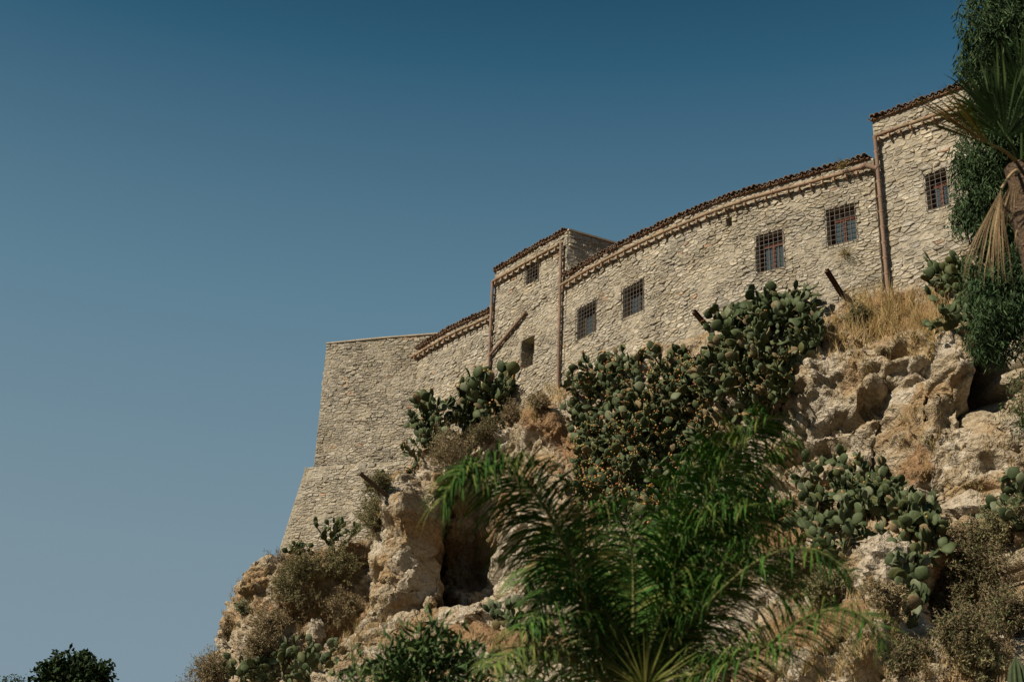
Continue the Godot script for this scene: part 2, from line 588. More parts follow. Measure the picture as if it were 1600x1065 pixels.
func drainpipe(parent: Node3D, path: Array, rad: float, sd: int) -> MeshInstance3D:
	rng.seed = sd
	var mb := MB.new()
	for i in path.size() - 1:
		var a: Vector3 = path[i]
		var b: Vector3 = path[i + 1]
		var n := maxi(1, int((b - a).length() / 0.52))
		for k in n:
			var p := a.lerp(b, float(k) / n)
			var q := a.lerp(b, float(k + 1) / n)
			var dir := (q - p).normalized()
			mb.col = Color(0.29, 0.20, 0.15).lerp(Color(0.24, 0.165, 0.13), rng.randf()) * rng.randf_range(0.85, 1.12)
			mb.tube([p, q], [rad, rad * 0.95], 10)
			mb.tube([p - dir * 0.01, p + dir * 0.05, p + dir * 0.06], [rad * 1.3, rad * 1.3, rad], 10)
	return part(mb, "drainpipe", M.terracotta, parent)

# roof: a slab that slopes up behind the eave, barrel tiles along the eave
func tile_mesh(rad: float, length: float, r2: float) -> ArrayMesh:
	var mb := MB.new()
	var n := 7
	for k in n:
		var a := PI * k / n
		var b := PI * (k + 1) / n
		var da := Vector3(cos(a), sin(a), 0)
		var db := Vector3(cos(b), sin(b), 0)
		var i := 0.018
		mb.smooth_tri(da * rad, db * rad, db * r2 + Vector3(0, 0, -length), da, db, db)
		mb.smooth_tri(da * rad, db * r2 + Vector3(0, 0, -length), da * r2 + Vector3(0, 0, -length), da, db, da)
		mb.quad(da * (rad - i), db * (rad - i), db * (r2 - i) + Vector3(0, 0, -length), da * (r2 - i) + Vector3(0, 0, -length), -da)
		mb.quad(da * rad, db * rad, db * (rad - i), da * (rad - i), Vector3(0, 0, 1))
	return mb.mesh(M.tile)

func roof(parent: Node3D, f: Dictionary, u0: float, u1: float, v: float, depth: float, pitch: float, sd: int) -> void:
	rng.seed = sd
	var mb := MB.new()
	mb.col = Color(0.26, 0.15, 0.095)
	var rise := tan(deg_to_rad(pitch)) * depth
	var n := int(ceil((u1 - u0) / 0.5))
	for i in n:
		var a := u0 + (u1 - u0) * i / n
		var b := u0 + (u1 - u0) * (i + 1) / n
		mb.quad(fpos(f, a, v + 0.03, 0.08), fpos(f, b, v + 0.03, 0.08), fpos(f, b, v + 0.03 + rise, -depth), fpos(f, a, v + 0.03 + rise, -depth), Vector3.UP)
		mb.quad(fpos(f, a, v - 0.01, 0.08), fpos(f, b, v - 0.01, 0.08), fpos(f, b, v + 0.03, 0.08), fpos(f, a, v + 0.03, 0.08), fpos(f, a, v, 1) - fpos(f, a, v, 0))
		mb.quad(fpos(f, a, v - 0.01, 0.08), fpos(f, b, v - 0.01, 0.08), fpos(f, b, v - 0.01, -0.2), fpos(f, a, v - 0.01, -0.2), Vector3.DOWN)
		mb.quad(fpos(f, a, v + 0.03 + rise, -depth), fpos(f, b, v + 0.03 + rise, -depth), fpos(f, b, v + 0.03, -depth * 2), fpos(f, a, v + 0.03, -depth * 2), Vector3.UP)
	var r := part(mb, "roof", M.tile, parent)
	var cover := []
	for c in [Color(0.24, 0.16, 0.115), Color(0.18, 0.125, 0.095), Color(0.29, 0.215, 0.155), Color(0.21, 0.18, 0.15)]:
		var t := tile_mesh(0.088, 0.44, 0.07)
		var m: StandardMaterial3D = M.tile.duplicate()
		m.vertex_color_use_as_albedo = false
		m.albedo_color = c.linear_to_srgb()
		cover.append([t, m])
	var k := 0
	for row in 2:
		var u := u0 + 0.1
		while u < u1 - 0.05:
			var fr := face_frame(f, u)
			var n3 := Vector3(fr[2].x, 0, fr[2].y)
			var t3 := Vector3(fr[1].x, 0, fr[1].y)
			var sl := (n3 * cos(deg_to_rad(pitch)) - Vector3.UP * sin(deg_to_rad(pitch))).normalized()
			var up3 := sl.cross(t3).normalized()
			if up3.y < 0: up3 = -up3
			var bs := Basis(up3.cross(sl), up3, sl).rotated(n3, rng.randf_range(-0.09, 0.09)).rotated(Vector3.UP, rng.randf_range(-0.07, 0.07))
			var o := fpos(f, u, v + 0.05 + rng.randf_range(-0.012, 0.02), 0.17 + rng.randf_range(-0.04, 0.03)) - sl * (0.38 * row) + Vector3.UP * 0.025 * row
			var c: Array = cover[rng.randi() % cover.size()]
			inst(c[0], c[1], "roof_tile" if k == 0 else "roof_tile_%03d" % k, r, Transform3D(bs, o))
			k += 1
			if row == 0:   # the channel tile beside it lies on its back
				var o2 := fpos(f, u + 0.092, v + 0.07, 0.13 + rng.randf_range(-0.03, 0.03))
				var c2: Array = cover[rng.randi() % cover.size()]
				inst(c2[0], c2[1], "roof_tile_%03d" % k, r, Transform3D(Basis(-bs.x, -bs.y, bs.z), o2))
				k += 1
			u += 0.185 * rng.randf_range(0.94, 1.06)

# the unseen body of a building: back, ends and top, behind its stone face
func body(mb: MB, f: Dictionary, u0: float, u1: float, v0: float, v1: float, depth: float) -> void:
	var n := int(ceil((u1 - u0) / 1.0))
	for i in n:
		var a := u0 + (u1 - u0) * i / n
		var b := u0 + (u1 - u0) * (i + 1) / n
		mb.quad(fpos(f, a, v0, -depth), fpos(f, b, v0, -depth), fpos(f, b, v1, -depth), fpos(f, a, v1, -depth), fpos(f, a, v0, -depth) - fpos(f, a, v0))
		mb.quad(fpos(f, a, v1, 0), fpos(f, b, v1, 0), fpos(f, b, v1, -depth), fpos(f, a, v1, -depth), Vector3.UP)
	for u in [u0, u1]:
		mb.quad(fpos(f, u, v0, 0), fpos(f, u, v1, 0), fpos(f, u, v1, -depth), fpos(f, u, v0, -depth), fpos(f, u, v0) - fpos(f, (u0 + u1) / 2, v0))

func p2(v: Vector3) -> Vector2:
	return Vector2(v.x, v.z)

func smooth_line(pts: Array, n: int) -> Array:
	var r := []
	for i in pts.size() - 1:
		var a: Vector2 = pts[maxi(i - 1, 0)]
		var b: Vector2 = pts[i]
		var c: Vector2 = pts[i + 1]
		var d: Vector2 = pts[mini(i + 2, pts.size() - 1)]
		for k in n:
			r.append(b.cubic_interpolate(c, a, d, float(k) / n))
	r.append(pts[-1])
	return r

var main_f: Dictionary
var right_f: Dictionary
var block_f: Dictionary
var low_f: Dictionary
var tower_f: Dictionary
var H := {}
const BASE := 20.6   # walls are founded below the surface of the ledge

func plan_fortress() -> void:
	var p0 := at_depth(1368, 262, 46.0)
	H.main = p0.y
	var q := []
	for a in [[1366, 262], [1250, 294], [1140, 326], [1060, 358], [1000, 385], [940, 415], [881, 449]]:
		q.append(p2(at_height(a[0], a[1], H.main)))
	main_f = make_face(smooth_line(q, 3))
	var e := at_height(880, 449, H.main)
	H.block = at_range(878, 383, e).y
	var b0 := p2(e)
	var b1 := p2(at_height(774, 443, H.block))
	block_f = make_face([b0 + (b0 - b1).normalized() * 0.22, b0.lerp(b1, 0.5) + Vector2(-0.02, 0.03), b1 + (b1 - b0).normalized() * 0.05])
	var g := at_height(774, 443, H.block)
	H.low = at_range(770, 497, g).y
	var l1 := p2(at_height(645, 562, H.low))
	var l0 := p2(g)
	low_f = make_face([l0, p2(at_height(710, 524, H.low)), l1 + (l1 - l0).normalized() * 0.3])
	H.tower = at_range(648, 530, Vector3(l1.x, 0, l1.y)).y
	var t1 := p2(at_height(510, 538, H.tower))
	var t0 := p2(at_height(690, 522, H.tower))
	tower_f = make_face([t0, t0.lerp(t1, 0.5) + Vector2(-0.02, 0.06), t1], 0.0, H.tower)
	H.right = at_range(1368, 222, p0).y
	var r0 := p2(at_height(1366, 262, H.main))
	var r1 := p2(at_height(1480, 180, H.right))
	var dir := (r1 - r0).normalized()
	right_f = make_face([r0 + dir * 9.0 + Vector2(-dir.y, dir.x) * 0.0, r0 + dir * 4.0, r0 + dir * 0.1])
	for k in [right_f]:
		for i in k.pts.size(): k.pts[i] += k.nr[i] * 0.06

func build_fortress() -> void:
	# long wing with four barred windows
	var wing := thing("stone_wing", "long low curved rubble stone wing with four barred windows under a tiled eave", "building", Vector3(main_f.pts[9].x, BASE, main_f.pts[9].y))
	var top: float = H.main + 0.36
	var ws := [opening(main_f, 1183, 1224, 363, 422), opening(main_f, 1293, 1337, 322, 380), opening(main_f, 974, 1006, 444.5, 490.5), opening(main_f, 903, 932, 476, 524)]
	var hole := opening(main_f, 1135, 1144, 340, 354)
	var holes := ws.duplicate()
	holes.append(hole)
	var mb := MB.new()
	wall_skin(mb, main_f, 0, main_f.len, BASE, top, holes)
	body(mb, main_f, 0, main_f.len, BASE, top, 6.0)
	part(mb, "wall", M.mortar, wing)
	stones(wing, main_f, 0, main_f.len, BASE, top, Vector2(0.225, 0.097), holes, 300, 0.0, 11)
	var st := ["red", "boarded", "plain", "plain"]
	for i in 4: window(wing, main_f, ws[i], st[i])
	var hb := MB.new()
	var hc := fpos(main_f, (hole.u0 + hole.u1) / 2, (hole.v0 + hole.v1) / 2)
	var hf := face_frame(main_f, (hole.u0 + hole.u1) / 2)
	var hn := Vector3(hf[2].x, 0, hf[2].y)
	var ht := Vector3(hf[1].x, 0, hf[1].y)
	var hw: float = (hole.u1 - hole.u0) / 2
	var hh: float = (hole.v1 - hole.v0) / 2
	for s in [-1.0, 1.0]:
		hb.quad(hc + ht * hw * s + Vector3.UP * hh, hc + ht * hw * s - Vector3.UP * hh, hc + ht * hw * s - Vector3.UP * hh - hn * 0.5, hc + ht * hw * s + Vector3.UP * hh - hn * 0.5, -ht * s)
		hb.quad(hc + ht * hw + Vector3.UP * hh * s, hc - ht * hw + Vector3.UP * hh * s, hc - ht * hw + Vector3.UP * hh * s - hn * 0.5, hc + ht * hw + Vector3.UP * hh * s - hn * 0.5, Vector3.DOWN * s)
	hb.quad(hc + ht * hw + Vector3.UP * hh - hn * 0.5, hc - ht * hw + Vector3.UP * hh - hn * 0.5, hc - ht * hw - Vector3.UP * hh - hn * 0.5, hc + ht * hw - Vector3.UP * hh - hn * 0.5, hn)
	part(hb, "beam_hole", M.mortar, wing)
	gutter(wing, main_f, 0.3, main_f.len - 0.05, H.main, 5)
	roof(wing, main_f, 0.12, main_f.len - 0.1, top, 3.0, 16, 6)
	# right, taller house
	var house := thing("stone_house", "taller rubble stone house with one barred window half hidden by a tree", "building", Vector3(right_f.pts[1].x, BASE, right_f.pts[1].y))
	top = H.right + 0.70
	var gw := opening(right_f, 1449, 1481, 268, 325)
	mb = MB.new()
	wall_skin(mb, right_f, 0, right_f.len, BASE, top, [gw])
	body(mb, right_f, 0, right_f.len, BASE, top, 6.0)
	part(mb, "wall", M.mortar, house)
	stones(house, right_f, 0, right_f.len, BASE, top, Vector2(0.27, 0.112), [gw], 300, 0.12, 12)
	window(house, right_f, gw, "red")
	gutter(house, right_f, 0.3, right_f.len - 0.15, H.right, 7)
	roof(house, right_f, 0.0, right_f.len - 0.0, top, 3.0, 16, 8)
	var d0 := fpos(right_f, right_f.len - 0.14, H.right - 0.02, 0.2)
	var d1 := fpos(right_f, right_f.len - 0.14, BASE + 0.2, 0.16)
	drainpipe(house, [d0, d1], 0.064, 9)
	var el := fpos(main_f, 0.32, H.main, 0.2)
	drainpipe(house, [el, fpos(main_f, 0.2, H.main + 0.03, 0.24), fpos(right_f, right_f.len - 0.14, H.main - 0.25, 0.2)], 0.082, 10)
	# middle block, taller, with a small window, a niche and a slanting drain
	var block := thing("stone_block", "tall narrow rubble stone block with slanting clay drain and a deep niche", "building", Vector3(block_f.pts[1].x, BASE, block_f.pts[1].y))
	top = H.block + 0.52
	var bw := opening(block_f, 823, 842, 415.5, 441)
	var ni := opening(block_f, 813, 835, 528, 573.5)
	mb = MB.new()
	wall_skin(mb, block_f, 0, block_f.len, BASE - 0.6, top, [bw, ni])
	# side wall facing the long wing
	var c0: Vector2 = block_f.pts[0]
	var far := p2(at_height(966, 383, top))
	var side_dir := (far - c0).normalized()
	var side := make_face([c0 + side_dir * 6.0, c0])
	wall_skin(mb, side, 0, 6.0, BASE, top, [])
	var c1: Vector2 = block_f.pts[2]
	var other := make_face([c1, c1 + side_dir * 6.0])
	wall_skin(mb, other, 0, 6.0, BASE, top, [])
	var back := make_face([c1 + side_dir * 6.0, c0 + side_dir * 6.0])
	wall_skin(mb, back, 0, back.len, BASE, top, [])
	part(mb, "wall", M.mortar, block)
	stones(block, block_f, 0, block_f.len, BASE - 0.6, top, Vector2(0.22, 0.092), [bw, ni], 220, -0.05, 13)
	stones(block, side, 0.02, 5.98, BASE + 4.0, top, Vector2(0.27, 0.125), [], 70, -0.1, 14)
	stones(block, other, 0, 1.5, H.low, top, Vector2(0.27, 0.125), [], 0, 0.0, 15)
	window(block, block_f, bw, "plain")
	niche(block, block_f, ni)
	# coping that closes the side wall, and the roof slab
	var cp := MB.new()
	var s0 := Vector3(c0.x, top + 0.03, c0.y)
	var sd3 := Vector3(side_dir.x, 0, side_dir.y)
	var sn := Vector3(-side_dir.y, 0, side_dir.x)
	if sn.dot(Vector3(1, 0, 0)) < 0: sn = -sn
	cp.box(s0 + sd3 * 3.0 - sn * 0.12 + Vector3.UP * 0.012, sd3 * 3.02, Vector3.UP * 0.035, sn * 0.2)
	part(cp, "coping", M.coping, block)
	gutter(block, block_f, 0.32, block_f.len - 0.1, H.block, 15)
	roof(block, block_f, 0.05, block_f.len, top, 2.6, 9, 16)
	d0 = fpos(block_f, 0.2, H.block + 0.02, 0.17)
	drainpipe(block, [d0, fpos(block_f, 0.2, BASE - 0.4, 0.13)], 0.064, 17)
	var foot := face_hit(block_f, 767, 585)
	var mid := face_hit(block_f, 769, 556)
	var hi := face_hit(block_f, 825, 489)
	drainpipe(block, [fpos(block_f, block_f.len - 0.08, H.block - 0.02, 0.16), fpos(block_f, block_f.len - 0.08, mid.y, 0.14), fpos(block_f, block_f.len - 0.08, foot.y - 1.2, 0.12)], 0.062, 18)
	drainpipe(block, [fpos(block_f, hi.x, hi.y, 0.1), fpos(block_f, block_f.len - 0.1, mid.y - 0.02, 0.13)], 0.062, 19)
	# low wing between block and tower
	var low := thing("low_stone_wing", "low plain rubble stone wing joining the tall block to the bastion", "building", Vector3(low_f.pts[1].x, BASE, low_f.pts[1].y))
	top = H.low + 0.34
	mb = MB.new()
	wall_skin(mb, low_f, 0, low_f.len, BASE - 1.5, top, [])
	body(mb, low_f, 0, low_f.len, BASE - 1.5, top, 5.0)
	part(mb, "wall", M.mortar, low)
	stones(low, low_f, 0, low_f.len, BASE - 1.5, top, Vector2(0.24, 0.095), [], 260, 0.0, 21)
	gutter(low, low_f, 0.05, low_f.len - 0.25, H.low, 22)
	roof(low, low_f, 0.05, low_f.len - 0.25, top, 2.5, 12, 23)
	# bastion tower
	var tower := thing("stone_bastion", "tall windowless rubble stone bastion with a sloping battered foot", "tower", Vector3(tower_f.pts[1].x, 14, tower_f.pts[1].y))
	var step_y: float = face_hit(tower_f, 495, 731).y
	var t1: Vector2 = tower_f.pts[2]
	var t0: Vector2 = tower_f.pts[0]
	var depth := 9.0
	var back_dir: Vector2 = -(tower_f.nr[1] as Vector2).rotated(0.1)
	var tl := make_face([t1, t1 + back_dir * depth], 0.0, H.tower)
	mb = MB.new()
	wall_skin(mb, tower_f, 0, tower_f.len, step_y, H.tower, [])
	wall_skin(mb, tl, 0, depth, step_y, H.tower, [])
	var bk := make_face([t1 + back_dir * depth, t0 + back_dir * depth, t0], 0.0, H.tower)
	wall_skin(mb, bk, 0, bk.len, 14, H.tower, [])
	var mid3 := fpos(tower_f, tower_f.len / 2, H.tower)
	mb.quad(Vector3(t0.x, H.tower, t0.y), Vector3(t1.x, H.tower, t1.y), Vector3((t1 + back_dir * depth).x, H.tower, (t1 + back_dir * depth).y), Vector3((t0 + back_dir * depth).x, H.tower, (t0 + back_dir * depth).y), Vector3.UP)
	mb.tri(Vector3(t0.x, H.tower, t0.y), Vector3(t1.x, H.tower, t1.y), mid3, Vector3.UP)
	# battered foot
	var fa := p2(fpos(tower_f, 0, step_y, 0.12))
	var fm := p2(fpos(tower_f, tower_f.len / 2, step_y, 0.12))
	var fb := p2(fpos(tower_f, tower_f.len, step_y, 0.12)) + (t1 - t0).normalized() * 0.3
	var foot_f := make_face([fa, fm, fb], 0.16, step_y)
	var foot_l := make_face([fb, fb + back_dir * depth], 0.38, step_y)
	var low_y := 13.0
	# front foot grows sideways with depth, so its skin is laid as a sheared strip
	var corner := func(y: float) -> Vector3:
		var o := fpos(foot_f, foot_f.len, y)
		var s := (t1 - t0).normalized() * 0.30 * (step_y - y)
		return o + Vector3(s.x, 0, s.y)
	foot_f = make_face([fa, fm, p2(corner.call(step_y)) + (t1 - t0).normalized() * 0.13 * (step_y - low_y)], 0.16, step_y)
	var edge_u := func(y: float) -> float: return foot_f.len - 0.13 * (y - low_y)
	var yy := low_y
	while yy < step_y - 0.01:
		var y2 := minf(yy + 0.25, step_y)
		for k in 12:
			var a := float(k) / 12
			var b := float(k + 1) / 12
			mb.quad(fpos(foot_f, edge_u.call(yy) * a, yy), fpos(foot_f, edge_u.call(yy) * b, yy), fpos(foot_f, edge_u.call(y2) * b, y2), fpos(foot_f, edge_u.call(y2) * a, y2), Vector3(0, 0, 1))
		var a1 := fpos(foot_f, edge_u.call(yy), yy)
		var a2 := fpos(foot_f, edge_u.call(y2), y2)
		var bd := Vector3(back_dir.x, 0, back_dir.y) * depth
		mb.quad(a1, a1 + bd, a2 + bd, a2, Vector3(-1, 0, 0))
		yy = y2
	var ea := fpos(foot_f, 0, step_y)
	var eb := fpos(foot_f, edge_u.call(step_y), step_y)
	mb.quad(ea, eb, eb + Vector3(back_dir.x, 0, back_dir.y) * depth, ea + Vector3(back_dir.x, 0, back_dir.y), Vector3.UP)
	part(mb, "wall", M.mortar, tower)
	stones(tower, tower_f, 0, tower_f.len, step_y, H.tower, Vector2(0.24, 0.095), [], 200, 0.0, 31)
	stones(tower, tl, 0.03, 4.0, step_y, H.tower, Vector2(0.26, 0.11), [], 0, 0.0, 32)
	var cut := []
	stones_cut = [foot_f.len, 0.13, low_y]
	stones(tower, foot_f, 0, foot_f.len, low_y, step_y, Vector2(0.25, 0.10), cut, 100, 0.0, 33)
	stones_cut = []
	var co := MB.new()
	var n2: Vector2 = tower_f.nr[1]
	for seg in [[tower_f.pts[0], tower_f.pts[1]], [tower_f.pts[1], tower_f.pts[2]]]:
		var a: Vector2 = seg[0]
		var b: Vector2 = seg[1]
		var m3 := Vector3((a.x + b.x) / 2, H.tower + 0.03, (a.y + b.y) / 2)
		co.box(m3 - Vector3(n2.x, 0, n2.y) * 0.12, Vector3(b.x - a.x, 0, b.y - a.y) / 2, Vector3.UP * 0.03, Vector3(n2.x, 0, n2.y) * 0.2)
	part(co, "coping", M.coping, tower)

var stones_cut := []

func niche(parent: Node3D, f: Dictionary, o: Dictionary) -> void:
	var deep := 0.55
	var a := fpos(f, o.u0, 0)
	var b := fpos(f, o.u1, 0)
	var fr := face_frame(f, (o.u0 + o.u1) / 2)
	var n2: Vector2 = fr[2]
	var A := p2(a)
	var B := p2(b)
	var n3 := Vector3(n2.x, 0, n2.y)
	var mb := MB.new()
	var jl := make_face([B, B - n2 * deep])
	var jr := make_face([A - n2 * deep, A])
	var bk := make_face([A - n2 * deep, B - n2 * deep])
	# u runs towards the left, so the jamb at u1 faces right
	jl = make_face([B - n2 * deep, B])
	for q in [jr, bk]: wall_skin(mb, q, 0, q.len, o.v0, o.v1, [])
	mb.quad(Vector3(B.x, o.v0, B.y), Vector3(B.x, o.v1, B.y), Vector3(B.x, o.v1, B.y) - n3 * deep, Vector3(B.x, o.v0, B.y) - n3 * deep, Vector3(A.x - B.x, 0, A.y - B.y))
	mb.quad(Vector3(A.x, o.v0, A.y), Vector3(B.x, o.v0, B.y), Vector3(B.x, o.v0, B.y) - n3 * deep, Vector3(A.x, o.v0, A.y) - n3 * deep, Vector3.UP)
	var nic := part(mb, "niche", M.mortar, parent)
	var so := MB.new()
	so.quad(Vector3(A.x, o.v1, A.y), Vector3(B.x, o.v1, B.y), Vector3(B.x, o.v1, B.y) - n3 * deep, Vector3(A.x, o.v1, A.y) - n3 * deep, Vector3.DOWN)
	part(so, "soffit", M.soffit_bounce, nic)  # underside tinted with its bounced light, not a separate plaster
	stones(nic, bk, 0, bk.len, o.v0, o.v1, Vector2(0.2, 0.09), [], 0, 0.0, 41)
	var rev := make_face([B, B - n2 * deep])
	if (rev.nr[0] as Vector2).dot(A - B) < 0:
		rev = jl
	stones(nic, rev, 0, rev.len, o.v0, o.v1, Vector2(0.2, 0.09), [], 0, 0.0, 42)
# ---------------------------------------------------------------- the cliff
var c_line: Array
var c_cum: Array
var c_nr: Array
var c_len := 0.0
var hits := {}          # pixel bucket -> [depth, point, normal]
const BK := 6.0

func top_y(s: float) -> float:
	var k := s / c_len
	return lerpf(21.5, 17.4, smoothstep(s_low, s_corner, s))

func reach(s: float) -> float:
	return lerpf(1.0, 0.72, smoothstep(s_low, s_corner, s))

var s_low := 0.0
var s_corner := 0.0

func c_frame(s: float) -> Array:
	var lo := 0
	var hi := c_cum.size() - 2
	while lo < hi:
		var m := (lo + hi + 1) / 2
		if c_cum[m] <= s: lo = m
		else: hi = m - 1
	var k: float = (s - c_cum[lo]) / (c_cum[lo + 1] - c_cum[lo])
	return [(c_line[lo] as Vector2).lerp(c_line[lo + 1], k), (c_nr[lo] as Vector2).lerp(c_nr[lo + 1], clampf(k, 0, 1)).normalized()]

# profile: outward distance and drop below the wall foot
const PROF := [[-1.2, -0.25], [0.0, 0.0], [1.3, 1.5], [1.9, 4.6], [2.7, 7.6], [5.2, 9.6], [8.0, 12.3], [15.0, 22.5]]
var prof_cum := []

func prof(t: float) -> Vector2:
	var i := 0
	while i < PROF.size() - 2 and prof_cum[i + 1] < t: i += 1
	var k: float = clampf((t - prof_cum[i]) / (prof_cum[i + 1] - prof_cum[i]), 0, 1)
	var a := Vector2(PROF[maxi(i - 1, 0)][0], PROF[maxi(i - 1, 0)][1])
	var b := Vector2(PROF[i][0], PROF[i][1])
	var c := Vector2(PROF[i + 1][0], PROF[i + 1][1])
	var d := Vector2(PROF[mini(i + 2, PROF.size() - 1)][0], PROF[mini(i + 2, PROF.size() - 1)][1])
	return b.lerp(c, k).lerp(b.cubic_interpolate(c, a, d, k), 0.6)

func c_base(s: float, t: float) -> Vector3:
	var q := c_frame(s)
	var p := prof(t)
	var y := top_y(s)
	var pl: Vector2 = q[0] + q[1] * p.x * reach(s)
	return Vector3(pl.x, y - p.y * (y + 0.6) / 22.1, pl.y)

# shapes read from the photograph: pixel, half extents in pixels, metres outward, edge hardness, soil share
const SHAPES := [
	# pillar beside the cave and its foot
	[655, 770, 40, 80, 1.8, 2.2, 0], [632, 880, 44, 110, 2.3, 2.4, 0], [690, 705, 60, 32, 0.8, 1.5, 0], [600, 985, 60, 40, 0.6, 1.2, 0],
	# cave
	[765, 895, 58, 96, -4.2, 3.5, 0], [712, 890, 26, 92, -3.2, 3.0, 0], [745, 800, 50, 60, -2.6, 2.2, 0], [750, 745, 60, 22, 1.2, 1.6, 0], [700, 960, 40, 22, 0.8, 1.5, 0],
	# pillar on the other side of the cave, rock above
	[870, 850, 40, 120, 1.5, 2.2, 0], [855, 672, 34, 30, 0.9, 2.0, 0], [770, 715, 52, 34, -1.3, 1.6, 0],
	# hollow behind the big cactus
	[1120, 690, 70, 90, -1.2, 1.4, 0],
	# rocks on the right
	[1310, 610, 70, 60, 0.9, 2.0, 0], [1300, 715, 80, 40, -0.8, 1.7, 0], [1386, 700, 11, 62, -1.4, 1.5, 0], [1405, 562, 46, 38, 1.0, 2.2, 0],
	[1440, 690, 46, 120, 0.8, 2.2, 0], [1500, 590, 48, 62, 1.6, 3.0, 0], [1556, 608, 34, 52, -2.0, 2.0, 0], [1560, 730, 60, 80, 0.5, 1.3, 0], [1532, 668, 13, 34, -1.0, 1.5, 0],
	[1310, 662, 44, 12, -0.8, 1.5, 0], [1388, 573, 13, 12, -1.0, 1.5, 0], [1300, 748, 26, 18, -0.7, 1.6, 0], [1355, 640, 20, 12, -0.8, 1.6, 0], [1275, 640, 16, 12, -0.6, 1.6, 0], [1340, 560, 30, 10, -0.4, 1.6, 0],
	[1470, 640, 8, 60, -0.6, 1.6, 0], [1440, 600, 30, 8, -0.4, 1.5, 0], [1530, 780, 50, 8, -0.5, 1.5, 0], [1470, 800, 40, 10, -0.4, 1.5, 0],
	# sandy shelves
	[1220, 835, 50, 34, 0.2, 1.2, 1], [760, 1005, 90, 22, 0.9, 1.4, 1], [1270, 985, 70, 50, 0.3, 1.2, 1], [1430, 760, 36, 30, 0.0, 1.2, 1], [540, 985, 60, 26, 0.4, 1.2, 1],
	[1350, 1010, 66, 56, 1.2, 1.8, 0], [1500, 1040, 70, 30, 0.4, 1.3, 0], [1538, 905, 82, 80, -2.6, 2.0, 0.5],
	# left shoulder
	[500, 900, 60, 50, 1.0, 1.3, 0.6], [560, 850, 40, 60, 0.5, 1.3, 0.6], [400, 1000, 50, 40, 0.4, 1.4, 0], [470, 950, 14, 30, -0.5, 1.6, 0],
	[1390, 480, 90, 40, 0.0, 1.0, 1], [820, 640, 60, 16, 0.0, 1.2, 1]
]

